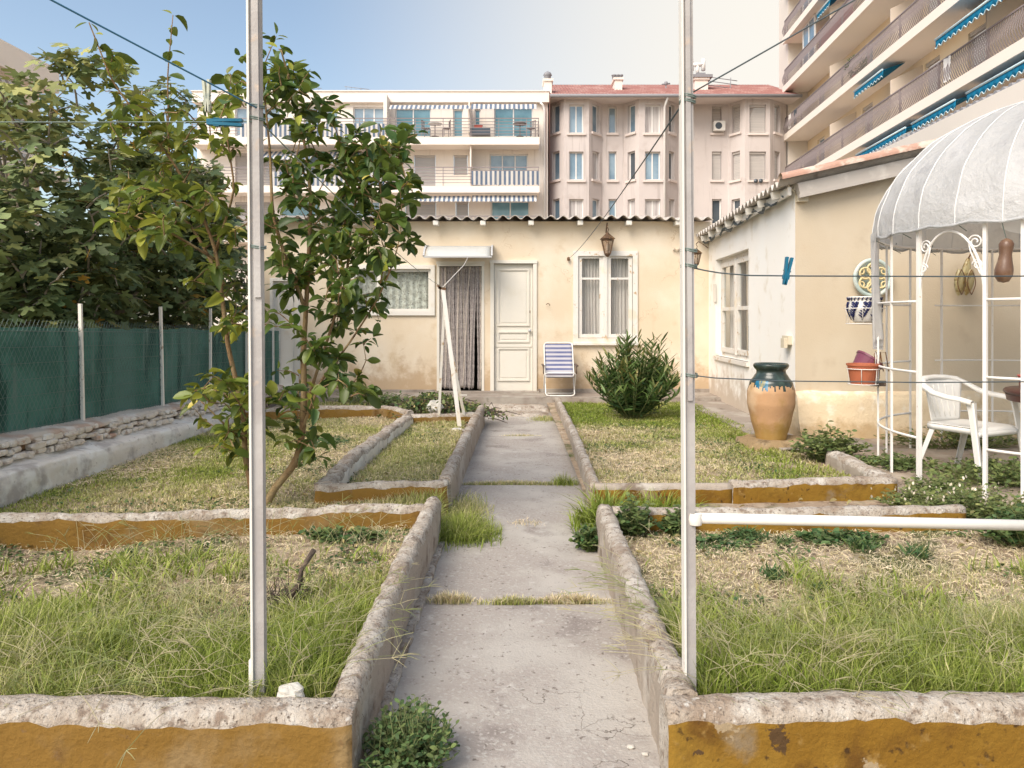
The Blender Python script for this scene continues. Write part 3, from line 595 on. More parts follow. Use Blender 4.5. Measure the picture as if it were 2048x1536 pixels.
blobs = [(650, 330, 110, 130, 34), (745, 370, 85, 100, 24), (585, 240, 55, 120, 20), (560, 125, 30, 55, 8), (690, 520, 90, 90, 26), (590, 460, 70, 100, 18), (400, 330, 100, 110, 20), (310, 300, 80, 90, 13), (395, 490, 90, 80, 15), (445, 620, 50, 55, 8), (440, 790, 65, 50, 15), (620, 740, 70, 70, 12), (560, 840, 55, 50, 10), (700, 640, 60, 60, 10), (790, 300, 45, 50, 9), (290, 420, 70, 55, 12), (440, 880, 45, 30, 6), (705, 775, 45, 25, 6), (480, 180, 40, 70, 7), (570, 600, 40, 70, 8), (640, 880, 25, 40, 3), (770, 470, 60, 70, 12), (220, 150, 25, 45, 3), (250, 240, 40, 40, 6)]
tg = []
for bx, by, rx, ry, n in blobs:
    for _ in range(int(n*1.45)):
        a = random.uniform(0, 6.28); r = math.sqrt(random.random()); tg.append(tuple(P(bx+rx*r*math.cos(a), by+ry*r*math.sin(a), 5.2+random.gauss(0, .34))))
tw = grow(limbs, tg, .004)
m = MB()
for L, rr in limbs[:2]+[limbs[3]]: m.tube(L, rr, 9)
m.build('trunk', M['bark'], tree)
m = MB()
for L, rr in [limbs[2]]+limbs[4:]: m.tube(L, rr, 7)
for p in tw: m.tube(p, [.0055-.0035*i/(len(p)-1) for i in range(len(p))], 5, cap=False)
m.build('branches', M['bark'], tree)
pos, D = [], []
for p in tw:
    q0 = max(0, len(p)-6)
    for i in range(q0, len(p)):
        for _ in range(random.choice((2, 3, 3))):
            t_ = (p[i]-p[max(0, i-1)]); t_ = t_.normalized() if t_.length > 0 else Z; v = (t_*.5+Vector((random.gauss(0, 1), random.gauss(0, 1), random.gauss(0.0, .6))).normalized()).normalized()
            pos.append(p[i]+v*.015); D.append(v)
for L, rr in limbs:
    n = len(L)
    for i in range(int(n*.55), n):
        for _ in range(1 if i < n*.8 else 2):
            v = Vector((random.gauss(0, 1), random.gauss(0, 1), random.gauss(.3, .5))).normalized(); pos.append(L[i]+v*.012); D.append(v)
pos = np.array([tuple(p) for p in pos]); D = np.array([tuple(p) for p in D]); n = len(pos); D[:, 2] -= .25
U = nrand(n, .45)+np.array([0, 0, 1.0]); px = HX+pos[:, 0]/pos[:, 1]*F
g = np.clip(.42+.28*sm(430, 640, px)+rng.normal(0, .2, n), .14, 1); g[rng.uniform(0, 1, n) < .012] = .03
sz = np.clip(rng.lognormal(-2.52, .32, n), .03, .14); kk = rng.uniform(0, 1, n) < .35
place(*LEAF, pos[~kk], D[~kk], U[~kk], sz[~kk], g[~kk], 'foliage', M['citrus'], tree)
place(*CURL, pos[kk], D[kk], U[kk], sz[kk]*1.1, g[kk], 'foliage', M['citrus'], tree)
print('citrus leaves', n)

# ---- fig tree beyond the fence ----
figr = thing('fig_tree', 'large fig tree with lobed leaves rising behind the green fence', 'tree', (-5.3, 8.6, 0))
fl = [([Vector((-5.3, 8.6, 0)), Vector((-5.3, 8.6, .5)), Vector((-5.35, 8.65, 1.0)), Vector((-5.5, 8.6, 1.9)), Vector((-5.7, 8.4, 2.9)), Vector((-5.8, 8.3, 3.7))], [.14, .12, .11, .08, .05, .03]),
 ([Vector((-5.3, 8.6, 0)), Vector((-5.3, 8.6, .5)), Vector((-5.0, 9.0, 1.1)), Vector((-4.8, 9.8, 2.0)), Vector((-4.7, 10.3, 2.9))], [.12, .1, .08, .05, .03]),
 ([Vector((-5.3, 8.6, 0)), Vector((-5.2, 8.3, .5)), Vector((-4.9, 7.8, 1.1)), Vector((-4.8, 7.2, 1.9)), Vector((-4.9, 7.0, 2.7))], [.12, .1, .08, .05, .03]),
 ([Vector((-5.3, 8.6, 0)), Vector((-5.5, 8.5, .6)), Vector((-6.1, 8.2, 1.4)), Vector((-6.6, 8.0, 2.3)), Vector((-6.7, 7.8, 3.2))], [.12, .1, .08, .05, .03])]
ft = []
for cx, cy, cz, rx, ry, rz, n in [(-5.7, 8.3, 2.5, 1.8, 1.9, 1.7, 400), (-4.75, 9.8, 2.25, 1.0, 1.6, 1.5, 230), (-4.7, 7.4, 1.85, .7, 1.1, .95, 130), (-4.8, 11.6, 2.1, .7, 1.3, 1.35, 120), (-6.6, 7.6, 1.9, 1.2, 1.5, 1.15, 100), (-4.75, 10.4, 2.9, .75, 1.3, 1.15, 130)]:
    for _ in range(n):
        v = Vector((random.gauss(0, 1), random.gauss(0, 1), random.gauss(0, 1))).normalized()*(random.random()**.28)
        q = (cx+v.x*rx, cy+v.y*ry, cz+v.z*rz)
        if q[0] < -4.02 or q[2] > 1.5: 
            if q[0] < -3.85: ft.append(q)
for x, y, h in [(100, 112, 8.2), (150, 125, 8.3), (200, 135, 8.4), (240, 130, 8.6), (345, 165, 9.4), (60, 175, 8), (300, 175, 9.2), (280, 200, 9), (20, 190, 8), (370, 190, 9.6), (130, 150, 8)]:
    for k in range(2): ft.append(tuple(P(x+random.gauss(0, 6), y+12*k, h)))
ftw = grow(fl, ft, .008, .3)
m = MB()
for L, rr in fl: m.tube(L, rr, 8)
m.build('trunk', M['figbark'], figr)
m = MB()
for p in ftw: m.tube(p, [.013-.009*i/(len(p)-1) for i in range(len(p))], 5, cap=False)
m.build('branches', M['figbark'], figr)
pos, D = [], []
for p in ftw:
    e = p[-1]; t_ = (p[-1]-p[-2]).normalized()
    for i in range(random.randint(9, 13)):
        a = i*2.4+random.gauss(0, .4); r = random.uniform(.06, .20); v = Vector((math.cos(a), math.sin(a), random.uniform(-.5, .55))); q = e-t_*random.uniform(0, .28)+v*r
        if q.x > -3.99 and q.z < 1.5: continue
        pos.append(tuple(q)); D.append((v.x, v.y, v.z-.25))
pos = np.array(pos); D = np.array(D); n = len(pos); U = nrand(n, .42)+np.array([.0, -.28, 1.0])
g = np.clip(.55+rng.normal(0, .22, n)-.25*sm(2.6, 3.8, pos[:, 2]), .12, 1); g[rng.uniform(0, 1, n) < .012] = .0  # upper leaves tinted paler: the light through the crown is put into their colour
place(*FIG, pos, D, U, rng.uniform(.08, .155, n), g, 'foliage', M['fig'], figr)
print('fig leaves', n)

# ---- oleander ----
oc = G(1266, 838, .12); ole = thing('oleander_bush', 'rounded dark green oleander bush before the curtained window', 'bush', (oc.x, oc.y, .11))
m = MB(); pos, D, gg = [], [], []
for i in range(95):
    a = random.uniform(0, 6.28); sp_ = random.random()**.6; H = random.uniform(.62, 1.2)*(1-.50*sp_**1.8); dx = math.cos(a)*sp_*.60; dy = math.sin(a)*sp_*.5
    if dx > .05 and dx < .35 and random.random() < .5: H *= 1.15
    pts = [Vector((oc.x+dx*u**.8+.03*math.cos(a), oc.y+dy*u**.8, .1+H*u)) for u in (0, .2, .4, .6, .8, 1)]
    m.tube(pts, [.009, .008, .007, .006, .004, .003], 5, cap=False)
    for k in range(30):
        u = .18+.82*(k/29)**.8; j = min(4, int(u*5)); p = pts[j].lerp(pts[j+1], u*5-j); b = k*2.1+i; up = .25+1.1*(u**3)
        v = Vector((math.cos(b), math.sin(b), up+random.gauss(0, .15))); pos.append(tuple(p)); D.append(tuple(v)); gg.append(.72-.5*u**3+random.gauss(0, .16))
m.build('stems', M['stem'], ole)
n = len(pos); place(*NARROW, np.array(pos), np.array(D), nrand(n, .4)+np.array([0, 0, 1.]), rng.uniform(.10, .19, n), np.clip(np.array(gg), .05, 1), 'foliage', M['oleander'], ole)

# ---- small leafy weeds ----
def weed(name, label, cat, c, rx, ry, h, nst, per, size, g=.7, leaf=SMALL, up=.3, group=None, mt='weed', z0=None, lean=(0, 0)):
    z = float(zsoil(c[0], c[1])) if z0 is None else z0
    root = thing(name, label, cat, (c[0], c[1], z), group); m = MB(); pos, D = [], []
    for i in range(nst):
        a = random.uniform(0, 6.28); s = math.sqrt(random.random()); e = Vector((c[0]+rx*s*math.cos(a)+lean[0], c[1]+ry*s*math.sin(a)+lean[1], z+h*random.uniform(.5, 1.1)*(1-.55*s*s)))
        b = Vector((c[0]+rx*.35*s*math.cos(a), c[1]+ry*.35*s*math.sin(a), z-.01)); mid = b.lerp(e, .5)+Vector((random.gauss(0, .02), random.gauss(0, .02), .12*h)); pts = [b, mid, e]
        m.tube(pts, [.0028, .0022, .0012], 4, cap=False)
        for k in range(per):
            u = .2+.8*k/max(1, per-1); p = b.lerp(mid, u*2) if u < .5 else mid.lerp(e, u*2-1); q = k*2.3+i; pos.append(tuple(p)); D.append((math.cos(q), math.sin(q), up+random.gauss(0, .25)))
    m.build('stems', M['stem'], root); n = len(pos)
    place(*leaf, np.array(pos), np.array(D), nrand(n, .4)+np.array([0, -.15, 1.]), size*rng.uniform(.6, 1.3, n), np.clip(g+rng.normal(0, .15, n), 0, 1), 'leaves', M[mt], root)
    return root
weed('clover_clump', 'bushy green clover-like clump at the foot of the near left wall by the path', 'weed clump', (-.335, 2.42), .165, .25, .19, 280, 9, .020, .75, up=.5, z0=0)
weed('leafy_weed', 'dark green weed growing from the path against the right bed corner', 'weed', (.50, 4.73), .13, .10, .16, 60, 11, .034, .72, z0=0)
weed('leafy_weed', 'green leafy weed inside the right bed next to its back left corner', 'weed', (.75, 4.62), .15, .10, .26, 60, 12, .036, .7)
weed('leafy_weed', 'smaller upright weed standing before the ochre back wall right of the corner weed', 'weed', (1.02, 4.62), .11, .08, .20, 36, 10, .036, .72)
weed('leafy_weed', 'low dark ground weed spreading in the right bed near the back', 'weed', (1.2, 4.45), .28, .12, .05, 70, 8, .03, .8)
weed('leafy_weed', 'green rosette weed beside the right clothes post under the rail', 'weed', (1.42, 4.55), .16, .1, .07, 50, 8, .045, .85, NARROW, .6)
weed('leafy_weed', 'broad strip of dark leafy weeds below the white rail', 'weed', (1.95, 4.5), .30, .12, .07, 80, 8, .04, .85)
for k, (x, y, s, lb) in enumerate([(1546, 1148, 1, 'green star-shaped rosette on the straw, nearest the right clothes post'), (1722, 1095, 1.2, 'pair of green rosettes below the middle of the white rail'), (1566, 1085, .8, 'small rosette just under the white rail above the star-shaped one'), (1835, 1110, 1.1, 'pale grey-green rosette farthest right on the straw'), (1640, 1180, .6, 'tiny weed sprig among dry straw in the right bed')]):
    p = G(x, y, .14); weed('weed_rosette', lb, 'weed', (p.x, p.y), .07*s, .07*s, .06, 26, 4, .05*s, .9, NARROW, .9, 'rosette weeds on the dry straw')
weed('mint_bush', 'dense dark mint-like bush at the right edge below the gazebo', 'bush', (3.05, 4.42), .34, .22, .26, 170, 12, .036, .8)
weed('flowering_weeds', 'tangled flowering weeds with pale buds before the gazebo at the right', 'bush', (3.15, 5.0), .55, .22, .24, 190, 10, .032, .45)
weed('flowering_weeds', 'green weeds with pale buds at the end of the ochre wall', 'bush', (2.85, 5.28), .34, .18, .16, 110, 10, .03, .4)
weed('shrubby_weeds', 'olive shrubby weeds between the beige wall and the gazebo foot', 'bush', (3.0, 7.1), .38, .3, .34, 120, 11, .045, .5)
weed('shrubby_weeds', 'low dark weeds round the left foot of the gazebo', 'bush', (3.4, 6.7), .4, .3, .16, 120, 9, .04, .6)
weed('shrubby_weeds', 'straggling weeds under the white plastic armchair', 'bush', (4.0, 6.1), .75, .5, .20, 200, 9, .04, .55)
weed('shrubby_weeds', 'brownish dry weeds along the base of the beige wall inside the gazebo', 'bush', (4.6, 7.7), .9, .2, .30, 120, 9, .045, .35)
weed('shrubby_weeds', 'loose weeds on the paving before the gazebo entrance', 'bush', (3.25, 5.7), .3, .35, .14, 90, 8, .038, .5)
weed('leafy_weed', 'low green weed by the dead branches on the left lawn', 'weed', (-2.0, 8.1), .25, .35, .05, 60, 8, .035, .85)
weed('leafy_weed', 'dark weeds under the back wall of the near left bed beside the path', 'weed', (-1.05, 4.55), .30, .1, .08, 70, 8, .034, .75)
weed('terrace_weeds', 'thin feathery weeds along the terrace left of the rope curtain', 'weed', (-2.3, 11.9), .7, .15, .26, 90, 9, .05, .6, NARROW)
weed('terrace_weeds', 'green tuft of weeds growing beside the dead vines', 'weed', (-1.75, 11.2), .5, .3, .25, 100, 10, .05, .65)
# pale buds of the flowering weeds, creeping ground cover and fallen leaves
for lb, cx, cy, rx, ry, z0_, z1_, nb in (('pale flower buds standing over the weeds before the gazebo', 3.1, 5.0, .5, .2, .14, .34, 120), ('pale flower buds over the weeds at the end of the ochre wall', 2.85, 5.25, .3, .16, .12, .26, 60)):
    X = rng.normal(cx, rx*.6, nb); Y = rng.normal(cy, ry, nb); Zb = rng.uniform(z0_, z1_, nb)
    o = place(*SMALL, np.stack([X, Y, Zb], -1), nrand(nb, .3)+np.array([0, 0, 1.]), nrand(nb), rng.uniform(.014, .028, nb), rng.uniform(0, 1, nb), 'flower_buds', M['bud'], None, label=lb, cat='flower buds', kind='stuff')
for lb, x0, x1, y0, y1, n_, sd in (('low broad-leaved ground weeds creeping over the near left bed', -3.2, -.62, 2.5, 4.7, 9000, 91), ('low broad-leaved ground weeds creeping over the near right bed', .65, 3.2, 2.5, 4.7, 9000, 92), ('clover patches in the left lawn', -3.5, -.6, 5.0, 9.8, 15000, 93), ('clover patches in the far right lawn', .75, 2.85, 5.6, 11.5, 13000, 94)):
    X, Y = scatter(x0, x1, y0, y1, n_, lambda x, y: viewcut(x, y)*sm(.52, .64, fbm(x*2.3, y*2.3, sd))); k_ = len(X)
    place(*SMALL, np.stack([X, Y, zsoil(X, Y)+rng.uniform(.005, .035, k_)], -1), nrand(k_, 1.)*np.array([1, 1, .3]), nrand(k_, .35)+np.array([0, 0, 1.]), rng.uniform(.014, .034, k_), np.clip(rng.normal(.7, .25, k_), 0, 1), 'ground_cover', M['weed'], None, label=lb, cat='ground weeds', kind='stuff')
for lb, x0, x1, y0, y1, n_ in (('curled dead leaves scattered over the left bed and lawn', -3.4, -.62, 2.5, 9.5, 420), ('curled dead leaves scattered over the right bed and lawn', .62, 3.0, 2.5, 10, 380)):
    X, Y = scatter(x0, x1, y0, y1, n_, lambda x, y: viewcut(x, y)*1.0); k_ = len(X)
    place(*CURL, np.stack([X, Y, zsoil(X, Y)+.03], -1), nrand(k_, 1.)*np.array([1, 1, .2]), nrand(k_, .5)+np.array([0, 0, 1.]), rng.uniform(.02, .055, k_), rng.uniform(0, .12, k_), 'fallen_leaves', M['weed'], None, label=lb, cat='fallen leaves', kind='stuff')
# heap of dead vines
root = thing('vine_heap', 'heap of dead tangled vines and cuttings behind the narrow bed', 'plant debris', (-1.1, 10.5, .12))
m = MB()
for i in range(260):
    x = random.gauss(-1.05, .36); y = random.gauss(10.5, .3); z = .14+.26*math.exp(-((x+1.1)/.5)**2)*random.random(); a = random.gauss(0, .9); L = random.uniform(.15, .5); d = Vector((math.cos(a), math.sin(a), random.gauss(0, .12)))
    m.tube([Vector((x, y, z))-d*L/2, Vector((x, y, z+random.gauss(.03, .02))), Vector((x, y, z))+d*L/2-Z*.03], [.004, .006, .003], 4, cap=False)
m.build('twigs', M['deadwood'], root)
n = 2600; X = rng.normal(-1.05, .36, n); Y = rng.normal(10.45, .28, n); pos = np.stack([X, Y, .14+.28*np.exp(-((X+1.1)/.55)**2)*rng.uniform(0, 1, n)], -1)
place(*SMALL, pos, nrand(n), nrand(n, .5)+np.array([0, 0, 1.]), rng.uniform(.03, .07, n), np.clip(rng.normal(.5, .3, n), 0, 1), 'leaves', M['weed'], root)
# hollow pale rock in the heap, and loose stones
def rock(name, label, c, r, mt, sd, sq=(1, 1, .7), cat='stone', seg=18):
    m = MB(); c = Vector(c)
    def f(a, b):
        th = math.pi*b; ph = 2*math.pi*a; v = Vector((math.sin(th)*math.cos(ph), math.sin(th)*math.sin(ph), math.cos(th))); k = 1+.35*noise.noise(v*1.6+Vector((sd, 0, 0)))+.12*noise.noise(v*5+Vector((0, sd, 0)))
        return c+Vector((v.x*sq[0], v.y*sq[1], v.z*sq[2]))*r*k
    m.grid(f, seg, seg//2, 0, False); return m.build(name, mt, label=label, cat=cat)
M['palestone'] = mat('pale_stone', (.55, .52, .46), [((.5, .45, .38), 9, .52, .66), ((.72, .7, .66), 20, .5, .7)], .9, [(25, .5)])
rock('rock', 'white chalky stone lying on the near left wall beside the clothes post', P(580, 1384, 2.37), .031, M['palestone'], 3, (1.5, 1, .75))
rock('rock', 'pale rock lying in the dead vines behind the white prop', (-1.02, 9.95, .30), .10, M['palestone'], 5, (1, .8, .9))
rock('rock', 'small pale stones at the foot of the white prop', (-.66, 9.0, .13), .05, M['palestone'], 8, (1.7, 1, .5))
for k, (x, y, s, lb) in enumerate([(1262, 1494, .011, 'tiny white pebble on the path near the right wall foot'), (1290, 1508, .009, 'small pebble just right of the white pebble on the path'), (925, 1230, .004, 'dark crumb on the path below the left end of the joint')]):
    p = G(x, y, .004); rock('pebble', lb, p, s, M['palestone'] if k < 2 else M['deadwood'], k+20, (1.3, 1, .6), 'pebble', 10)
# dead stump
s0 = G(575, 1200, .15); root = thing('dead_shrub', 'blackened dead shrub stump sticking out of the near left bed', 'dead shrub', (s0.x, s0.y, .13))
m = MB(); e = P(628, 1100, s0.y)
m.tube([Vector((s0.x-.02, s0.y, .11)), s0.lerp(e, .35)+Vector((.015, 0, 0)), s0.lerp(e, .6)-Vector((.01, 0, 0)), e], [.017, .014, .010, .013], 8)
m.build('stump', M['deadwood'], root); m = MB()
for i in range(70):
    a = random.uniform(0, 6.28); L = random.uniform(.06, .2); d = Vector((math.cos(a), math.sin(a), random.uniform(.1, 1.2))).normalized(); b = Vector((s0.x-.02+random.gauss(0, .05), s0.y+random.gauss(0, .04), .14))
    m.tube([b, b+d*L*.5+Vector((random.gauss(0, .01),)*3), b+d*L], [.003, .002, .001], 4, cap=False)
m.build('twigs', M['deadwood'], root)
# ---------------------------------------------------------------- yellow house across the end of the garden
HY_ = 13.0
hf = Face((-4.42, HY_), (3.46, HY_))      # u = +X, n = -Y
house = thing('garden_house', 'low cream yellow stuccoed house with corrugated roof at the end of the path', 'house', (0, 13, .2))
def HA(px): return hf.at(px)
def HZ(py, Y=HY_): return CZ+(HY-py)*Y/F
z0h = .18; ztop = 3.16
W1 = (HA(706), HA(864), HZ(625), HZ(538)); W2 = (HA(1153), HA(1268), HZ(679), HZ(508))
DR = (HA(984), HA(1070), .2, HZ(527)); DC = (HA(876), HA(966), .2, HZ(527)); WD = (HA(540), HA(600), .25, HZ(556))
m = MB(); hf.wall(m, 0, hf.L, z0h, ztop, [(W1[0], W1[1], W1[2], W1[3]), W2, DR, DC, WD], .14)
m.quad((-4.42, 13, z0h), (-4.42, 17, z0h), (-4.42, 17, ztop), (-4.42, 13, ztop)); m.quad((-4.42, 17, 0), (7, 17, 0), (7, 17, ztop), (-4.42, 17, ztop))
m.build('wall', M['yellow'], house)
m = MB(); m.quad((-4.3, 13.9, 0), (3.4, 13.9, 0), (3.4, 13.9, 3), (-4.3, 13.9, 3)); m.build('room_shade_sheet', M['dark'], house)  # near-black sheet behind the openings, painted as the shade of the rooms
# ledge at the foot of the wall
m = MB(); hf.box(m, .05, DC[0]-.05, .19, .245, 0, .05); hf.box(m, DR[1]+.05, hf.L, .19, .26, 0, .06); hf.box(m, DC[0]-.12, DR[1]+.06, .195, .225, 0, .22); m.build('threshold', M['concrete'], house)
# corrugated roof, sheets overlapping
m = MB(); per = .205
x = -4.75; k = 0
while x < 3.2:
    x1 = min(x+.92, 3.75); dz = .012*(k % 2)+random.uniform(-.006, .006); tilt = random.uniform(-.006, .006); y0 = 12.74+random.uniform(-.02, .02)
    nx = int((x1+.05-x)/.0128)
    def f(a, b, x=x, x1=x1, dz=dz, y0=y0, th=0, tilt=tilt):
        xx = x+(x1+.05-x)*a; return (xx, y0+4.4*b, 3.19+dz+tilt*math.sin(a*3)+.10*b*4.4/1+.030*math.sin(2*math.pi*xx/per)+.006*noise.noise(Vector((xx*2, 0, 3))))
    m.grid(lambda a, b: f(a, b), nx, 4, 0)
    m.grid(lambda a, b: Vector(f(a, b))-Vector((0, 0, .011)), nx, 4, 0)
    m.grid(lambda a, b: Vector(f(a, 0))-Vector((0, 0, .011*b)), nx, 1, 0)
    x += .90; k += 1
m.build('roof', M['fibre'], house)
for px in (640, 705, 770, 872, 966, 1062, 1160, 1257, 1355):
    X = (px-HX)*12.86/F; m = MB(); m.box(X-.045, X+.045, 12.78, 12.995, 3.075, 3.145); m.box(X-.05, X+.05, 12.995, 13.0, 3.07, 3.15); m.build('rafter_end', M['wpaint'], house)
m = MB(); m.box(-4.7, 3.6, 12.90, 12.99, 3.148, 3.158, 0); 
# window with lace
wn = MB(); a0, a1, z0, z1 = W1; hf.frame(wn, a0-.05, a1+.05, z0-.05, z1+.07, .07, 0, .035); hf.frame(wn, a0+.02, a1-.02, z0+.02, z1-.0, .045, -.08, -.02); am = HA(757); hf.box(wn, am-.03, am+.03, z0+.06, z1-.04, -.075, -.015)
win = wn.build('window', M['wpaint'], house)
M['lace'] = mat('white_lace_curtain', (.62, .61, .53), [((.84, .84, .76), 12, .46, .56), ((.36, .34, .29), 30, .52, .66)], .95, [(40, .2)], trans=.2)
m = MB(); m.grid(lambda a, b: hf.pt(a0+.02+(a1-a0-.04)*a, z0+.05+(z1-z0-.06)*b, -.16+.018*math.sin(a*70)), 160, 2); m.build('curtain', M['lace'], win)
m = MB()   # lace motif: rows of little rosettes woven thicker
for i in range(9):
    for j in range(5):
        c = hf.pt(a0+.12+i*(a1-a0-.2)/8, z0+.12+j*(z1-z0-.2)/4, -.133); rr = .038
        m.tube([c+hf.u*rr*math.cos(t)+Z*rr*math.sin(t)*1.2 for t in [2*math.pi*q/10 for q in range(11)]], .008, 4, cap=False)
m.build('lace_rosettes', M['lacew'] if 'lacew' in M else M['wpaint'], win) if False else None
m = MB(); m.quad(hf.pt(a0+.06, z0+.06, -.05), hf.pt(a1-.06, z0+.06, -.05), hf.pt(a1-.06, z1-.04, -.05), hf.pt(a0+.06, z1-.04, -.05)); m.build('pane', M['glass'], win)
# curtained casement window
wn = MB(); a0, a1, z0, z1 = W2; hf.frame(wn, a0-.06, a1+.06, z0-.06, z1+.05, .085, 0, .03); hf.box(wn, a0-.09, a1+.09, z0-.095, z0-.06, 0, .07)
am = (a0+a1)/2; zc = HZ(557)
for p, q in ((a0+.03, am-.035), (am+.035, a1-.03)):
    hf.frame(wn, p, q, z0+.03, z1-.01, .065, -.07, -.01); hf.box(wn, p+.065, q-.065, zc-.018, zc+.018, -.06, -.015)
hf.box(wn, am-.035, am+.035, z0+.025, z1-.005, -.07, .012)
win = wn.build('window', M['peelpaint'], house)
m = MB()
for p, q, s in ((a0+.05, am-.06, 3), (am+.06, a1-.05, 9)):
    m.grid(lambda a, b: hf.pt(p+(q-p)*a+.02*(1-b)*noise.noise(Vector((a*4, s, 0))), z0+.08+(z1-z0-.1)*b, -.17+.022*math.sin(a*44+2.5*noise.noise(Vector((a*3, b*1.2, s))))), 90, 14)
m.build('curtain', M['curtain'], win)
m = MB(); m.quad(hf.pt(a0+.06, z0+.06, -.045), hf.pt(a1-.06, z0+.06, -.045), hf.pt(a1-.06, z1-.04, -.045), hf.pt(a0+.06, z1-.04, -.045)); m.build('pane', M['glass'], win)
# white panelled door
a0, a1, z0, z1 = DR
m = MB(); fw = .065
hf.box(m, a0-.03, a0+fw-.03, z0, z1, -.06, .03); hf.box(m, a1-fw+.03, a1+.03, z0, z1, -.06, .03); hf.box(m, a0-.04, a1+.04, z1, z1+.055, -.06, .04)
m.build('door_frame', M['door'], house)
p, q = a0+.04, a1-.04; zb, zt = z0+.02, z1-.005
m = MB(); hf.box(m, p, q, zb, zt, -.09, -.045)
def zz(py): return HZ(py)
for (A, B) in ((HZ(648), HZ(542)), (HZ(681), HZ(667)), (HZ(758), HZ(700))):
    ia, ib = p+.09, q-.09
    hf.frame(m, ia-.035, ib+.035, A-.035, B+.035, .022, -.045, -.022)
    hf.frame(m, ia-.012, ib+.012, A-.012, B+.012, .012, -.045, -.034)
    hf.box(m, ia+.025, ib-.025, A+.025, B-.025, -.045, -.036)
hf.box(m, p+.02, q-.02, HZ(694), HZ(689), -.045, -.03)
door = m.build('door', M['door'], house)
m = MB(); c = hf.pt(q-.05, HZ(661), -.02); m.lathe([(0, .0), (.014, .0), (.014, .03), (.026, .04), (.03, .055), (.024, .07), (0, .075)], (0, 0, 0), 12)
m.v = [(c.x+v[0], c.y-v[2]+.02, c.z+v[1]) for v in m.v]; m.build('handle', M['aluminium'], door)
m = MB(); hf.box(m, q-.06, q-.04, HZ(626), HZ(621), -.045, -.038); m.build('keyhole', M['rust'], door)
# narrow door leaf half hidden by the citrus tree
a0, a1, z0, z1 = WD; m = MB(); hf.box(m, a0+.05, a1-.05, z0, z1-.04, -.09, -.05); hf.frame(m, a0+.0, a1-.0, z0, z1, .05, -.06, .015); hf.frame(m, a0+.13, a1-.13, z0+.3, z1-.2, .02, -.05, -.03); m.build('door', M['wpaint'], house)
# doorway reveal inside + door canopy
a0, a1, z0, z1 = DC
m = MB(); hf.box(m, a0-.02, a0+.025, z0, z1, -.12, .012); hf.box(m, a1-.025, a1+.02, z0, z1, -.12, .012); hf.box(m, a0-.03, a1+.03, z1-.01, z1+.035, -.12, .02); m.build('door_frame', M['door'], house)
cb = MB(); ca0, ca1 = HA(855)-.0, HA(985)
def arc(a, b, o=0):
    t = b*math.pi/2*.82; r = .42; return hf.pt(a, HZ(494)-.30*(1-math.cos(t))/1.0-o-.0, .0+.55*math.sin(t)/math.sin(math.pi/2*.82)+0)
cb.grid(lambda a, b: arc(ca0+.03+(ca1-ca0-.06)*a, b), 12, 10)
can = cb.build('door_canopy', M['polycarb'], house, solid=.006)
for s in (ca0, ca1):
    m = MB(); 
    for k in range(10):
        u0, u1 = arc(s, k/10), arc(s, (k+1)/10); m.bar(u0+Z*.01, u1+Z*.01, .03, .045)
    m.build('canopy_bracket', M['aluminium'], can)
m = MB(); e0, e1 = arc(ca0, 1), arc(ca1, 1); m.bar(e0, e1, .03, .025); m.bar(arc(ca0, 0)+Vector((0, -.012, 0)), arc(ca1, 0)+Vector((0, -.012, 0)), .02, .03); m.build('canopy_rail', M['aluminium'], can)
# rope curtain
rc = thing('rope_door_curtain', 'mauve and pale rope strand curtain hanging in the doorway under the canopy', 'door curtain', hf.pt((a0+a1)/2, .2, -.02))
m = MB(); hf.box(m, a0, a1, z1-.045, z1-.015, -.05, .03); m.build('curtain_rail', M['wpaint'], rc)
NS = 31
for i in range(NS):
    u = (i+.5)/NS; top = a0+.03+(a1-a0-.06)*u; light = i in (0, 4, 8, 13, 17, 22, 30)
    pull = -.07*math.exp(-((u-.88)/.16)**2) if 0.7 < u < .9 else 0
    if i == 22: pull = -.13
    L = z1-.05-(z0+.04+random.uniform(0, .05)); pts = []
    for k in range(40):
        v = k/39; pts.append(hf.pt(top+pull*v+.008*math.sin(v*6+i), z1-.05-L*v, -.03+.012*math.sin(i*2.1)))
    r = .0155 if not light else .017; m = MB()
    m.tube([p for p in pts], [r*(1+.22*math.sin(k*2.4)) for k in range(40)], 6); m.build('strand', M['ropes_l'] if light else M['ropes_d'], rc)
# beach chair
bc0 = P(1118, 787, 12.55); bc = thing('folding_beach_chair', 'folding beach chair with blue and white striped back by the white door', 'folding chair', (bc0.x, 12.5, .205))
cx, cy, cz = bc0.x, 12.5, .205; w = .25
def rect(y_t, z_t, y_b, z_b, ww, rad=.06):
    pts = []
    for sx_, sz in ((-1, 0), (-1, 1), (1, 1), (1, 0)): pass
    def L(u): return y_b+(y_t-y_b)*u, z_b+(z_t-z_b)*u
    pr = [(-ww+rad, 0), (-ww+.02, .02), (-ww, .08), (-ww, .92), (-ww+.02, .98), (-ww+rad, 1), (ww-rad, 1), (ww-.02, .98), (ww, .92), (ww, .08), (ww-.02, .02), (ww-rad, 0), (-ww+rad, 0)]
    for x_, u in pr: y_, z_ = L(u); pts.append(Vector((cx+x_, cy+y_, cz+z_)))
    return pts
m = MB(); m.tube(rect(.30, .86, -.08, .30, .24), .011, 8); m.build('back_frame', M['chair_tube'], bc)
m = MB(); m.tube(rect(-.26, .38, .10, .012, .255), .011, 8); m.build('front_leg', M['chair_tube'], bc)
m = MB(); m.tube(rect(.12, .40, -.30, .012, .235), .011, 8); m.build('rear_leg', M['chair_tube'], bc)
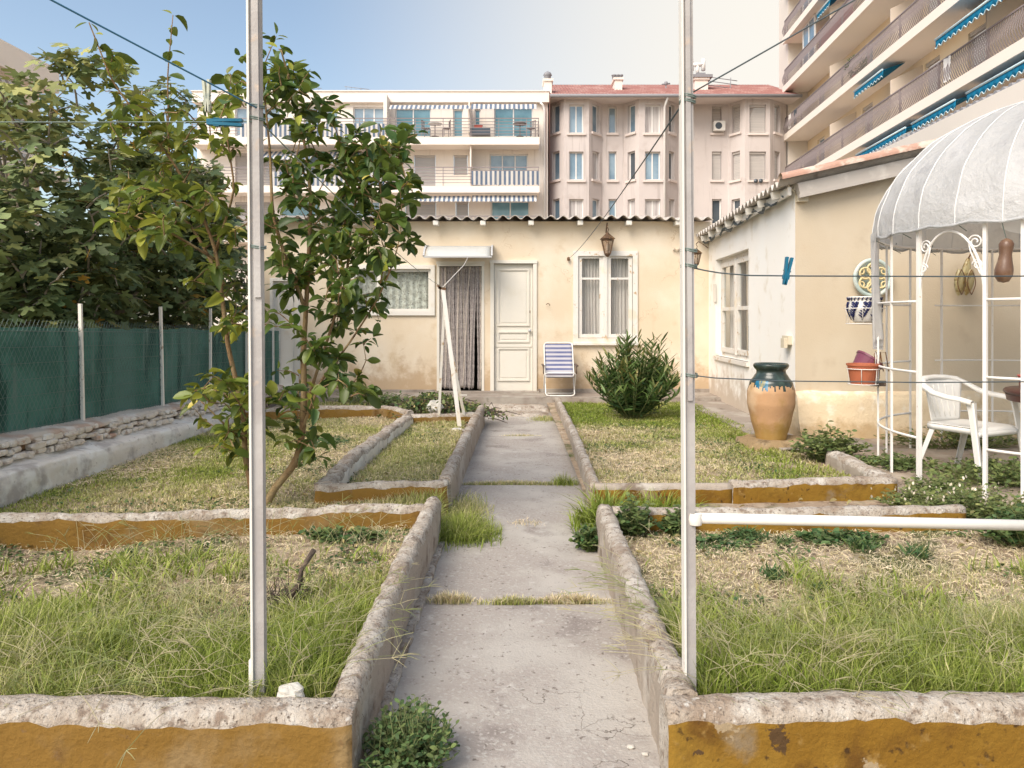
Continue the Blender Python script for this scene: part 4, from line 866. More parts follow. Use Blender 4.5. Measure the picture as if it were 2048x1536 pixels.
m = MB(); m.grid(lambda a, b: (cx-.235+.47*a, cy-.05+.34*b-.0+.03*math.sin(math.pi*b), cz+.34+.5*b), 10, 12); m.build('back_fabric', M['chair_fabric'], bc, solid=.004)
m = MB(); m.grid(lambda a, b: (cx-.22+.44*a, cy-.40+.36*b, cz+.33-.03*math.sin(math.pi*b)), 8, 8); m.build('seat_fabric', M['chair_fabric'], bc, solid=.004)
for s in (-1, 1):
    m = MB(); m.bar((cx+s*.275, cy-.34, cz+.50), (cx+s*.275, cy+.10, cz+.50), .035, .022); m.tube([(cx+s*.27, cy-.20, cz+.36), (cx+s*.275, cy-.20, cz+.49)], .009, 6); m.build('armrest', M['chair_arm'], bc)
# lanterns
def lantern(label, c, s=1.0, wall=Vector((0, 1, 0))):
    t = thing('wall_lantern', label, 'lantern', c); c = Vector(c); m = MB()
    def ring(r, z): return [(c.x+r*s*math.cos(math.pi/6+math.pi/3*k), c.y+r*s*math.sin(math.pi/6+math.pi/3*k), c.z+z*s) for k in range(6)]
    def cone(m, a, b, mi=0, cap=False):
        n = len(m.v); m.v += a+b
        for k in range(6): m.f.append((n+k, n+(k+1) % 6, n+6+(k+1) % 6, n+6+k)); m.m.append(mi); m.s.append(False)
    cone(m, ring(.16, .02), ring(.05, .11)); cone(m, ring(.05, .11), ring(.015, .15)); cone(m, ring(.16, .02), ring(.13, .0)); m.build('lantern_roof', M['lampmetal'], t)
    m = MB(); lo, hi = ring(.062, -.26), ring(.125, 0)
    for k in range(6): m.bar(lo[k], hi[k], .012*s, .012*s)
    cone(m, ring(.066, -.26), ring(.066, -.275)); cone(m, ring(.066, -.275), ring(.02, -.32))
    for k in range(6): m.bar(lo[k], lo[(k+1) % 6], .012*s, .012*s); m.bar(hi[k], hi[(k+1) % 6], .012*s, .014*s)
    m.tube([c+Vector((0, 0, .14*s)), c+Vector((.02*s, 0, .20*s)), c+Vector((-.01*s, 0, .25*s)), c+Vector((0, 0, .29*s))], .009*s, 6)
    m.tube([c+Vector((0, 0, .27*s)), c+Vector((0, 0, .33*s))+wall*.05*s, c+Vector((0, 0, .28*s))+wall*.14*s, c+Vector((0, 0, .16*s))+wall*.19], .011*s, 6); m.build('lantern_frame', M['lampmetal'], t)
    m = MB(); cone(m, ring(.056, -.255), ring(.118, -.005)); m.build('lantern_glass', M['lampglass'], t); m = MB(); m.lathe([(.0, -.05), (.02, -.06), (.03, -.12), (.02, -.17), (.012, -.22), (0, -.22)], c, 10); m.build('bulb', M['palestone'], t)
M['lampglass'] = glassmat('amber_lantern_glass', (.45, .28, .18), .45, .15)
lantern('hexagonal bronze lantern hanging above the curtained window on the yellow wall', P(1215, 480, 12.80), .90)
# side wing with white wall and beige gable wall
C0 = (3.21, 8.5); wf = Face((3.41, 13.0), C0)     # u towards camera, n = -X
side = thing('garden_house', 'side wing with white wall and beige gable wall beside the gazebo', 'house', (3.21, 8.5, .1))
def WA(px): return wf.at(px)
WW = (WA(1431), WA(1497), 1.45-75*12.3/F+.0, 2.47); WW = (WW[0], WW[1], .86, 2.45)
m = MB(); wf.wall(m, -.2, wf.L, .05, 3.0, [WW], .16); m.build('white_wall', M['white_wall'], side)
m = MB(); wf.box(m, WW[0]-.03, WW[1]+.04, WW[2]-.06, WW[2], -.05, .04); a0, a1, z0, z1 = WW; am = (a0+a1)/2; wf.frame(m, a0, a1, z0, z1, .07, -.155, -.10)
for p, q in ((a0+.07, am-.04), (am+.04, a1-.07)): wf.frame(m, p, q, z0+.07, z1-.07, .075, -.13, -.075); wf.box(m, p+.075, q-.075, 1.60, 1.655, -.125, -.08)
wf.box(m, am-.04, am+.04, z0+.05, z1-.05, -.14, -.065)
win = m.build('window', M['peelpaint'], side)
m = MB(); m.quad(wf.pt(a0, z0, -.11), wf.pt(a1, z0, -.11), wf.pt(a1, z1, -.11), wf.pt(a0, z1, -.11)); m.build('pane', M['glass'], win)
m = MB(); m.grid(lambda a, b: wf.pt(a0+.02+(am-a0)*a, z0+(z1-z0)*b, -.24+.02*math.sin(a*26)), 70, 2); m.grid(lambda a, b: wf.pt(am+(a1-am)*a*.45+.02, z0+.5+(z1-z0-.5)*b, -.26+.02*math.sin(a*20)), 40, 2); m.build('curtain', M['curtain'], win)
m = MB(); m.quad(wf.pt(-.1, .1, -.7), wf.pt(4.2, .1, -.7), wf.pt(4.2, 2.9, -.7), wf.pt(-.1, 2.9, -.7)); m.build('room_shade_sheet', M['dark'], side)  # room shade of the wing, painted as a near-black sheet
def rz(x): return 2.99+.222*(x-3.21)      # roof line over the gable
m = MB(); n = 24
for k in range(n):
    xa, xb = 3.21+6*k/n, 3.21+6*(k+1)/n; m.quad((xa, 8.5, .05), (xb, 8.5, .05), (xb, 8.5, rz(xb)), (xa, 8.5, rz(xa)))
m.quad((9.21, 8.5, 0), (9.21, 14, 0), (9.21, 14, 4), (9.21, 8.5, 4))
m.build('beige_wall', M['beige'], side)
m = MB()
def plf(a, b):
    x = 3.20+6*a; nn = noise.noise(Vector((x*3, b*4, 2)))*.012; zt = .615+.018*noise.noise(Vector((x*4, 0, 5)))
    pr = [(8.30-.06, .05), (8.36, .3), (8.40, .55), (8.43, zt), (8.5, zt+.03)]; k = min(3, int(b*4)); u = b*4-k; y = pr[k][0]*(1-u)+pr[k+1][0]*u; z = pr[k][1]*(1-u)+pr[k+1][1]*u; return (x, y+nn, z)
m.grid(plf, 150, 16); m.grid(lambda a, b: Vector(plf(0, b))+Vector((.0, .5*a, 0)), 3, 16); m.build('plinth', M['beige_plinth'], side)
# wing roof: corrugations run down to the garden side
m = MB(); sp_ = .177; YA, YB = 8.36, 13.15
def xe(y): return 2.985+.0427*(y-8.4)
def rf(a, b, o=0): 
    y = YA+(YB-YA)*a; x = xe(y)+6.0*b; return (x+.012*math.sin(int(a*5)*7.), y, 2.985-.018*(y-8.4)+.222*(x-xe(y))+.034*math.sin(2*math.pi*y/sp_)-o)
m.grid(lambda a, b: rf(a, b), 380, 5); m.grid(lambda a, b: rf(a, b, .012), 380, 5); m.grid(lambda a, b: rf(a, 0, .012*b), 380, 1)
m.grid(lambda a, b: (2.78+.3*a, 13.0-.06+.05*b, 2.66+.05*a+.02*math.sin(a*20)), 12, 2)
m.build('roof', M['fibre'], side)
m = MB()
def vt(a, b):
    x = 2.98+6.1*a; t = math.pi*b*1.15-.2; r = .075+.006*noise.noise(Vector((x*5, 0, 0))); return (x, 8.36-.02-math.cos(t)*r, 3.015+.222*(x-2.98)+math.sin(t)*r*.9+.012*noise.noise(Vector((x*2, 3, 0))))
m.grid(vt, 120, 10); m.build('verge_mortar', M['pinkroof'], side)
m = MB(); pa, pb = Vector((3.2, 8.41, rz(3.2)-.075)), Vector((9.2, 8.41, rz(9.2)-.075)); m.bar(pa, pb, .10, .13); m.bar(pa+Vector((0, -.04, -.085)), pb+Vector((0, -.04, -.085)), .05, .035); m.build('verge_board', M['greywood'], side)
for k in range(8):
    y = 8.75+k*.56; x = xe(y); m = MB(); zc_ = 2.90-.018*(y-8.4); m.bar((x+.03, y, zc_), (x+.45, y, zc_+.09), .05, .085); m.build('rafter_end', M['wpaint'], side)
m = MB(); m.bar((xe(8.45)+.14, 8.45, 2.90), (xe(13)+.14, 13.0, 2.82), .04, .09); m.build('eave_board', M['wpaint'], side)
m = MB(); pts = []
for k in range(40):
    y = 8.6+4.3*k/39; pts.append(Vector((xe(y)+.12+.02*math.sin(k*.9), y, 2.865-.018*(y-8.4)+.035*math.sin(k*1.3))))
m.tube(pts, .013, 6); m.tube([p+Vector((.01, .02, .03*math.sin(i*.7))) for i, p in enumerate(pts)], .009, 6); m.build('cable', M['darkwire'], side)
M['box'] = mat('weathered_plastic_box', (.62, .55, .42), [((.45, .38, .28), 12, .55, .7)], .6)
m = MB(); c = P(1604, 395, 8.46); m.box(c.x-.055, c.x+.055, 8.42, 8.5, c.z-.05, c.z+.05); m.box(c.x+.055, c.x+.075, 8.44, 8.49, c.z-.015, c.z+.015); m.tube([(c.x-.05, 8.47, c.z+.03), (c.x-.2, 8.46, c.z+.18)], .006, 5); m.build('junction_box', M['box'], side)
m = MB(); a = WA(1578); zc_ = 1.45-40*wf.pt(a, 0).y/F; wf.box(m, a-.10, a+.12, zc_-.05, zc_+.05, 0, .05); wf.box(m, a-.02, a+.10, zc_-.09, zc_+.02, .05, .09); m.build('outdoor_socket', M['box'], side)
m = MB(); y_ = 12.5; m.box(wf.pt(.5, 0).x-.02, wf.pt(.5, 0).x, y_-.05, y_+.05, 1.75, 2.05); m.build('wall_thermometer', M['wpaint'], side)
lantern('dark lantern on the white wall just behind the right clothes post', P(1393, 508, 12.3), .62, Vector((1, 0, 0)))
# plinth slab and big jar
M['ochre_dull'] = mat('dull_ochre_slab', (.30, .21, .11), [((.38, .29, .18), 4, .45, .65), ((.16, .11, .06), 9, .5, .7)], .95, [(40, .5)])
m = MB()
slab(m, 2.42, 3.16, 7.62, 8.26, .05, .205, 9); m.build('jar_plinth', M['ochre_dull'], label='rough square slab under the big glazed jar', cat='slab')
jar = thing('garden_jar', 'big terracotta jar with dripping dark green glaze standing by the corner', 'jar', (2.73, 7.92, .2)); jc = (2.735, 7.92, .195)
def jprof(z):
    pts = [(0, .150), (.04, .160), (.2, .205), (.38, .243), (.5, .243), (.6, .218), (.665, .172), (.70, .150), (.725, .148), (.75, .172), (.775, .182), (.79, .176)]
    for i in range(len(pts)-1):
        if pts[i][0] <= z <= pts[i+1][0]:
            u = (z-pts[i][0])/(pts[i+1][0]-pts[i][0]); u = u*u*(3-2*u)*.4+u*.6; return pts[i][1]*(1-u)+pts[i+1][1]*u
    return pts[-1][1]
M['jarclay'] = mat('jar_terracotta', (.49, .29, .155), [((.57, .40, .25), 3.5, .45, .65), ((.34, .21, .07), 4, .52, .7, (1, 1, .5)), ((.3, .17, .09), 30, .64, .75)], .65, [(40, .15)], zdirt=(.55, .2, (.36, .22, .05), 5))
M['jarglaze'] = mat('dark_green_glaze', (.025, .04, .035), [((.06, .10, .09), 7, .5, .7, (1, 1, .3))], .22, [(15, .1)], spec=.6)
M['jarblue'] = mat('blue_glaze_patch', (.02, .14, .24), [((.28, .26, .14), 12, .58, .66, (1, 1, .2))], .25, spec=.6)
m = MB(); NZ, NA = 70, 96; base = 0
zs = [.79*k/NZ for k in range(NZ+1)]
for z in zs:
    for j in range(NA): a = 2*math.pi*j/NA; r = jprof(z)+.0015*noise.noise(Vector((math.cos(a)*3, math.sin(a)*3, z*12))); m.v.append((jc[0]+r*math.cos(a), jc[1]+r*math.sin(a), jc[2]+z))
for i in range(NZ):
    for j in range(NA):
        a = 2*math.pi*(j+.5)/NA; drip = .575-.05*noise.noise(Vector((math.cos(a)*2, math.sin(a)*2, 1)))-.11*max(0, noise.noise(Vector((math.cos(a)*9, math.sin(a)*9, 7))))-.05*abs(noise.noise(Vector((j*1.7, 0, 2)))) ; z = (zs[i]+zs[i+1])/2
        d = math.degrees(a) % 360; blue = 205 < d < 245 and z < .63
        m.f.append((i*NA+j, i*NA+(j+1) % NA, (i+1)*NA+(j+1) % NA, (i+1)*NA+j)); m.m.append(0 if z < drip else (2 if blue else 1)); m.s.append(True)
m.build('jar_body', [M['jarclay'], M['jarglaze'], M['jarblue']], jar)
m = MB(); m.lathe([(.178, .788), (.165, .80), (.145, .79), (.135, .76), (.13, .70), (.16, .6)], jc, 48); m.build('jar_rim', M['jarglaze'], jar)
# ---------------------------------------------------------------- stone wall, ledge and fence at the left
sw = thing('stone_wall', 'rough dry stone wall with mortar coping below the green fence', 'wall', (-3.9, 8, .1))
def swt(y): return .575-.027*(y-5.0)       # top height falls away from the camera
m = MB(); m.grid(lambda a, b: (-3.80-.05*b+.02*noise.noise(Vector((a*60, b*3, 0))), 1.5+11*a, .05+(swt(1.5+11*a)-.12-.05)*b), 200, 8); m.build('core', M['mortar'], sw)
def smooth_stone(m, c, sx_, sy_, sz_, sd):
    def f(a, b):
        th = math.pi*b; ph = 2*math.pi*a; v = Vector((math.sin(th)*math.cos(ph), math.sin(th)*math.sin(ph), math.cos(th)))
        w = Vector([math.copysign(abs(t)**.55, t) for t in v]); k = 1+.28*noise.noise(v*1.7+Vector((sd, 0, 0)))
        return Vector((c[0]+w.x*sx_*k, c[1]+w.y*sy_*k, c[2]+w.z*sz_*k))
    m.grid(f, 10, 6, 0, False)
m = MB(); k = 0
y = 2.0
for row in range(3):
    y = 2.0+random.random()*.2
    while y < 12.3:
        L = random.uniform(.06, .20); zb_ = .385-.022*(y-5.3); hh = (swt(y)-.035-zb_)/3; zc_ = zb_+hh*(row+.5)+random.uniform(-.012, .012); k += 1
        if random.random() < .9: smooth_stone(m, (-3.805-.012*row+random.uniform(-.012, .02), y+L/2, zc_), .045, L*.49, hh*random.uniform(.40, .66), k*1.3)
        y += L
m.build('stones', M['stone'], sw)
m = MB()
def cop(a, b):
    y = 1.5+11*a; t = swt(y); pr = [(-3.80, -.055), (-3.80, -.035), (-3.83, -.012), (-3.92, .0), (-4.05, .02), (-4.12, 0), (-4.12, -.3)]
    q = b*6; k = min(5, int(q)); u = q-k; x = pr[k][0]*(1-u)+pr[k+1][0]*u; z = pr[k][1]*(1-u)+pr[k+1][1]*u
    n_ = noise.noise_vector(Vector((x*8, y*3, z*8)))*.013+noise.noise_vector(Vector((x*20, y*12, 1)))*.008; return Vector((x, y, t+z))+n_
m.grid(cop, 330, 18); m.build('coping', M['coping'], sw)
lw = MB()
def led(a, b):
    y = 1.5+9.1*a; h = .35-.022*(y-5.3); pr = [(-3.585, .02), (-3.60, h*.4), (-3.605, h*.8), (-3.625, h-.012), (-3.66, h), (-3.76, h+.015), (-3.82, h+.05)]
    q = b*6; k = min(5, int(q)); u = q-k; x = pr[k][0]*(1-u)+pr[k+1][0]*u; z = pr[k][1]*(1-u)+pr[k+1][1]*u
    return Vector((x, y, z))+noise.noise_vector(Vector((x*6, y*4, z*6)))*.016+noise.noise_vector(Vector((x*20, y*14, z*20)))*.006
lw.grid(led, 300, 24); lw.build('retaining_wall', M['plaster'], label='low flaking white plastered wall along the foot of the dry stone wall', cat='wall')
fe = thing('mesh_fence', 'wire mesh fence with dark green shade netting and thin white posts', 'fence', (-3.96, 8, .45))
def ft_(y): return 1.40-.020*(y-5.8)
def fwob(y): return .012*math.sin(y*3.1)+.018*noise.noise(Vector((y*1.2, 3, 0)))
m = MB(); m.grid(lambda a, b: (-3.985+fwob(1.5+11.3*a)+.01*noise.noise(Vector((a*50, b*4, 0))), 1.5+11.3*a, swt(1.5+11.3*a)-.03+(ft_(1.5+11.3*a)-swt(1.5+11.3*a)+.03+.016*noise.noise(Vector((a*80, 1, 0)))+.03*noise.noise(Vector((a*14, 5, 0))))*b), 300, 10); m.build('netting', M['net'], fe)
m = MB(); cell = .052
def wp(y, z): return Vector((-3.966+fwob(y), y, z))
y = 1.2
while y < 12.8:
    for s in (1, -1):
        zb = swt(y); zt = ft_(y); H = zt-zb+.05; y2 = y+s*H*.62
        if y2 < 1.3 or y2 > 12.8: continue
        p, q = wp(y, zb), wp(y2, zt+.05); mid = (p+q)/2; mid.x = -3.966+fwob(mid.y); m.tube([p, mid, q], .0014, 3, cap=False, sm=False)
    y += cell
for k in range(7):
    u = .03+.155*k; m.tube([wp(1.5+11.3*i/60, swt(1.5+11.3*i/60)+(ft_(1.5+11.3*i/60)-swt(1.5+11.3*i/60))*u) for i in range(61)], .0018 if k < 6 else .003, 3, cap=False)
m.build('wire_mesh', M['wire'], fe)
M['fpost'] = mat('old_white_fence_post', (.88, .83, .75), [((.5, .38, .27), 16, .6, .7)], .6, [(40, .2)])
for y, xo in ((3.9, 0), (5.4, 0), (6.9, 0), (8.48, 0), (9.81, 0), (11.15, 0), (12.4, 0)):
    m = MB(); lean = random.uniform(-.02, .02); m.bar((-3.945, y, swt(y)-.10), (-3.945+lean, y-.02, 1.60), .028, .028, up=Vector((0, 1, 0))); m.build('post', M['fpost'], fe)
# ---------------------------------------------------------------- gazebo
GC = Vector((4.80, 6.30, .14)); GR = 1.55; RIM = 2.19
gz = thing('garden_gazebo', 'round white metal gazebo with domed white plastic cover at the right', 'gazebo', GC)
def gp(deg, z, r=GR): a = math.pi+R(deg); return Vector((GC.x+r*math.cos(a), GC.y+r*math.sin(a), z))
posts = [(-62, .010), (-44, .010), (-26, .011), (-5, .011), (10, .019), (31, .016), (40, .013), (58, .011), (76, .016), (96, .016), (120, .011), (150, .016), (180, .011), (205, .011), (235, .011), (262, .011), (282, .011)]
for d, r in posts:
    m = MB(); a = gp(d, .08); b = gp(d, RIM); m.bar(a, b, r*1.6, r*1.6, up=(a-GC).normalized()); m.build('post', M['gazebo'], gz)
def ringseg(m, d0, d1, z, r=.011, n=14): m.tube([gp(d0+(d1-d0)*k/n, z) for k in range(n+1)], r, 6)
for lab, z in (('ring_rail', RIM), ('ring_rail', 1.03), ('ring_rail', .50), ('ring_rail', 1.60)):
    m = MB()
    if z == RIM: ringseg(m, 0, 360, z, .013, 72)
    else:
        ringseg(m, -62, 10, z); ringseg(m, 31, 76, z); ringseg(m, 96, 285, z, .009, 40)
    m.build(lab, M['gazebo'], gz)
def arch(d0, d1, ztop=2.13, zs=1.50):
    m = MB(); pts = []
    for k in range(25):
        t = math.pi*k/24; u = .5-.5*math.cos(t); pts.append(gp(d0+(d1-d0)*u, zs+(ztop-zs)*math.sin(t)**.8))
    m.tube(pts, .011, 6)
    for s, dd in ((0, d0), (1, d1)):   # scrolls in the corners
        sg = 1 if s == 0 else -1
        for (da, zc, r) in ((2.6, 2.03, .055), (2.0, 1.86, .04)):
            q = []
            for k in range(22):
                t = k/21*math.pi*3.2; rr = r*(1-k/28); q.append(gp(dd+sg*(da+math.degrees(rr*math.cos(t)/GR)), zc+rr*math.sin(t)))
            m.tube(q, .0065, 5)
        m.tube([gp(dd+sg*4.6, 2.05), gp(dd+sg*3.9, 1.96), gp(dd+sg*1.4, 1.80), gp(dd+sg*.5, 1.76)], .0065, 5)
    m.build('arch', M['gazebo'], gz)
arch(10, 31); arch(76, 96)
# domed cover in gores, sagging a little between the ribs
NG = 30; DH = 1.12
def dome(a, b, o=0):
    ang = 2*math.pi*a; g = (a*NG) % 1.0; sag = math.sin(math.pi*g); t = b*math.pi/2
    r = (GR+.05-o)*math.cos(t)**1.0; z = DH*math.sin(t)**1.0; s = .028*sag*math.sin(t*2)**.6 if 0 < b < 1 else 0
    w = .014*noise.noise(Vector((math.cos(ang)*5, math.sin(ang)*5, b*9)))+.006*noise.noise(Vector((math.cos(ang)*14, math.sin(ang)*14, b*16)))
    r += -s+w; return (GC.x+r*math.cos(ang+math.pi), GC.y+r*math.sin(ang+math.pi), RIM+.02+z-s*.4-(.05*(1-b*30) if b < .03 else 0)+(.02*noise.noise(Vector((math.cos(ang)*8, math.sin(ang)*8, 0))) if b < .05 else 0))
m = MB(); m.grid(dome, NG*10, 44); cov = m.build('dome_cover', M['cover'], gz)
m = MB()
for i in range(NG): m.tube([Vector(dome(i/NG, .98*k/24))+Vector((0, 0, .003)) for k in range(25)], .006, 4, cap=False)
m.build('seams', M['ribline'], cov)
m = MB(); m.tube([Vector(dome(k/90, .012))+Vector((0, 0, -.03+.012*math.sin(k*1.9))) for k in range(91)], .012, 6, cap=False); m.build('hem', M['cover'], cov)
m = MB()
for k in range(18): m.tube([gp(k*20+5, RIM, GR+.03)+Vector((0, 0, .04)), gp(k*20+5, RIM-.03, GR+.05), gp(k*20+5.5, RIM-.07, GR-.02)], .004, 4)
m.build('ties', M['wire'], cov)
M['sheer'] = mat('thin_white_side_curtain', (.80, .79, .78), [((.68, .67, .67), 5, .5, .7)], .6, [(10, .4)], trans=.45)
m = MB()
def cur(a, b):
    wd = (1-.75*b**.8); d = -30+26*(a-.3)*wd; fold = .03*math.sin(a*34)*(.5+b); return gp(d, RIM+.05-1.02*b+.05*math.sin(a*9)*b, GR+.05+fold-.05*b)
m.grid(cur, 70, 20); m.build('side_curtain', M['sheer'], gz)
m = MB(); m.grid(lambda a, b: gp(34+60*a, RIM-.02-(.05+.34*(a**.7)*(1-.2*math.sin(a*7)))*b, GR-.06-.04*math.sin(a*20)*b), 40, 10); m.build('side_curtain', M['sheer'], gz)
# hanging gourd
g0 = P(2010, 520, 5.4); gt = thing('hanging_gourd', 'brown dried gourd hanging from the rim of the gazebo', 'gourd', (g0.x, g0.y, g0.z-.15))
m = MB(); m.lathe([(0, -.165), (.035, -.155), (.058, -.115), (.060, -.07), (.047, -.01), (.040, .04), (.046, .09), (.048, .115), (.035, .14), (.012, .155), (0, .158)], (g0.x, g0.y, g0.z), 20)
m.v = [(x+.012*math.sin((z-g0.z)*9), y, z) for x, y, z in m.v]; m.build('gourd', M['gourd'], gt)
m = MB(); m.tube([(g0.x+.01, g0.y, g0.z+.15), (g0.x+.0, g0.y+.02, g0.z+.24), (g0.x, g0.y+.04, RIM)], .003, 5); m.build('string', M['wire'], gt)
# ceramic cicada
c0 = P(1924, 556, 8.42); ct = thing('ceramic_cicada', 'yellow ceramic cicada ornament hanging on the beige wall inside the gazebo', 'wall ornament', (c0.x, 8.45, c0.z-.2))
m = MB()
def cone_body(c, L, w, ang, mi):
    def f(a, b):
        t = math.pi*2*a; prof = math.sin(math.pi*min(1, (b*.92+.06)))**.7*w; x = prof*math.cos(t); y = -abs(prof*.8*math.sin(t)); z = L*(.5-b)
        return Vector((c.x+x*math.cos(ang)+z*math.sin(ang), c.y+y, c.z-x*math.sin(ang)+z*math.cos(ang)))
    return f
m.grid(cone_body(c0+Vector((.03, 0, .03)), .40, .05, .22, 0), 14, 14); m.build('body', M['ceramic_y'], ct)
for dx, an in ((-.055, .05), (.055, .22)):
    m = MB(); m.grid(cone_body(c0+Vector((dx, -.035, -.05)), .30, .055, an, 0), 12, 12); w_ = m.build('wing', M['ceramic_y'], ct)
    m = MB()
    for s in (-1, 1): m.tube([c0+Vector((dx+s*.045*math.sin(math.pi*k/8), -.085, .09-.28*k/8)) for k in range(9)], .005, 5)
    m.build('wing_rim', M['rust'], w_)
m = MB(); m.tube([c0+Vector((.06, -.02, .22)), c0+Vector((.12, -.03, .34)), c0+Vector((.20, -.02, .46))], .008, 6); m.build('hanger', M['rust'], ct)
# round openwork medallion
d0 = P(1743, 556, 8.46); rt = thing('round_wall_medallion', 'round cream openwork medallion with pale blue rim on the beige wall', 'wall ornament', (d0.x, 8.48, d0.z-.2))
def ringY(m, c, r, rad, n=40, y=-.03): m.tube([Vector((c.x+r*math.cos(2*math.pi*k/n), c.y+y, c.z+r*math.sin(2*math.pi*k/n))) for k in range(n+1)], rad, 8, cap=False)
m = MB(); ringY(m, d0, .20, .024); m.build('rim', M['ringblue'], rt); m = MB(); m.add([(d0.x+.19*math.cos(R(12*k)), 8.485, d0.z+.19*math.sin(R(12*k))) for k in range(30)], [tuple(range(30))]); m.build('backing', M['ringblue'], rt)
m = MB(); ringY(m, d0, .035, .011, 16)
for k in range(6):
    a = R(60*k+30); ringY(m, d0+Vector((math.cos(a)*.10, 0, math.sin(a)*.10)), .062, .012, 20, -.035); ringY(m, d0+Vector((math.cos(a)*.145, 0, math.sin(a)*.145)), .030, .009, 14, -.03)
m.build('openwork', M['grille'], rt)
# painted pot in wire holder on the gazebo
def tapered(m, c, r0, r1, h, n=28, th=.006, mi=0):
    m.lathe([(0, 0), (r0, 0), (r1, h), (r1+.008, h), (r1+.008, h+.018), (r1-th, h+.018), (r0-th, th), (0, th)], c, n, mi, sm=False)
pp = gp(-30, 1.56, GR+.12); pt_ = thing('painted_pot', 'white pot painted with dark blue leaf sprays held on the gazebo side', 'plant pot', (pp.x, pp.y, pp.z-.14))
m = MB(); m.lathe([(0, -.135), (.09, -.135), (.105, -.12), (.145, -.03), (.15, .03), (.138, .07), (.142, .095), (.152, .10), (.15, .112), (.135, .11), (.125, .06), (0, .05)], pp, 36); m.build('pot_body', M['pegw'] if 'pegw' in M else M['potwhite'] if 'potwhite' in M else mat('glazed_white_pot', (.76, .74, .70), (), .25, spec=.6), pt_)
M['potblue'] = mat('dark_blue_pot_paint', (.02, .025, .10), (), .3)
def onpot(a, z):
    r = .155 if -.03 < z < .05 else (.147+.003 if z >= .05 else .105+(.145-.105)*(z+.12)/.09+.006); return Vector((pp.x+r*math.cos(a), pp.y+r*math.sin(a), pp.z+z))
m = MB(); vc = math.atan2(-pp.y, -pp.x)
for s in (-1.0, -.2, .6, 1.4, -1.8, 2.2):
    b0 = vc+s*.95; pts = [onpot(b0+.30*math.sin(k/8*2.2)*(.5+k/8), -.11+.16*k/8) for k in range(9)]; m.tube(pts, .004, 4)
    for k in range(1, 9):
        for sg in (-1, 1):
            p = pts[k]; q = onpot(b0+.30*math.sin(k/8*2.2)*(.5+k/8)+sg*.26, min(.055, -.11+.16*k/8+.035)); m.tube([p, p.lerp(q, .5)+Z*.006, q], [.003, .008, .002], 4)
for k in range(26): a = 2*math.pi*k/26; m.tube([onpot(a, .078)+Vector((math.cos(a), math.sin(a), 0))*-.004, onpot(a+.12, .104)+Vector((math.cos(a), math.sin(a), 0))*.006], [.007, .004], 4)
m.build('leaf_decoration', M['potblue'], pt_)
def basket(root, c, r, h, gzr):
    m = MB()
    for z in (-h, .0): m.tube([Vector((c.x+r*(1 if z else 1.08)*math.cos(t), c.y+r*(1 if z else 1.08)*math.sin(t), c.z+z)) for t in [2*math.pi*k/24 for k in range(25)]], .004, 5, cap=False)
    for k in range(6): a = 2*math.pi*k/6; m.tube([Vector((c.x+r*1.08*math.cos(a), c.y+r*1.08*math.sin(a), c.z)), Vector((c.x+r*math.cos(a), c.y+r*math.sin(a), c.z-h)), Vector((c.x, c.y, c.z-h-.005))], .0035, 4, cap=False)
    m.tube([c+Vector((r*.9, 0, 0)), c+Vector((r*.9, 0, .16)), gzr+Vector((0, 0, .05)), gzr], .004, 5); m.build('wire_holder', M['gazebo'], root)
basket(pt_, pp-Z*.0+Vector((0, 0, .0)), .165, .145, gp(-26, 1.6))
# terracotta and purple pots
tp = gp(-22, .86, GR+.13); tt = thing('plant_pot', 'empty terracotta coloured pot in a wire holder on the gazebo rail', 'plant pot', (tp.x, tp.y, tp.z))
m = MB(); tapered(m, tp, .105, .135, .17); m.build('pot_body', M['terra'], tt); basket(tt, tp+Z*.14, .13, .14, gp(-22, 1.03))
m = MB(); m.box(tp.x+.07, tp.x+.20, tp.y-.03, tp.y+.0, tp.z-.02, tp.z+.03); m.build('wooden_wedge', M['deadwood'], tt)
up_ = gp(-29, .93, GR+.17); ut = thing('plant_pot', 'purple plastic pot tilted behind the terracotta pot', 'plant pot', (up_.x, up_.y, up_.z))
m = MB(); tapered(m, (0, 0, 0), .09, .13, .17); mt_ = Matrix.Translation(up_)@Matrix.Rotation(R(38), 4, 'Y'); m.v = [tuple(mt_@Vector(v)) for v in m.v]; m.build('pot_body', M['purple'], ut)
m = MB()
for dx in (0, .05): m.tube([gp(-27, 1.0)+Vector((dx-.04, 0, -.1)), gp(-27, 1.14)+Vector((dx-.03, 0, 0)), gp(-27, 1.15)+Vector((dx+.02, 0, 0)), gp(-27, 1.02)+Vector((dx+.05, 0, -.05))], .005, 5)
m.build('hook', M['rust'], ut)
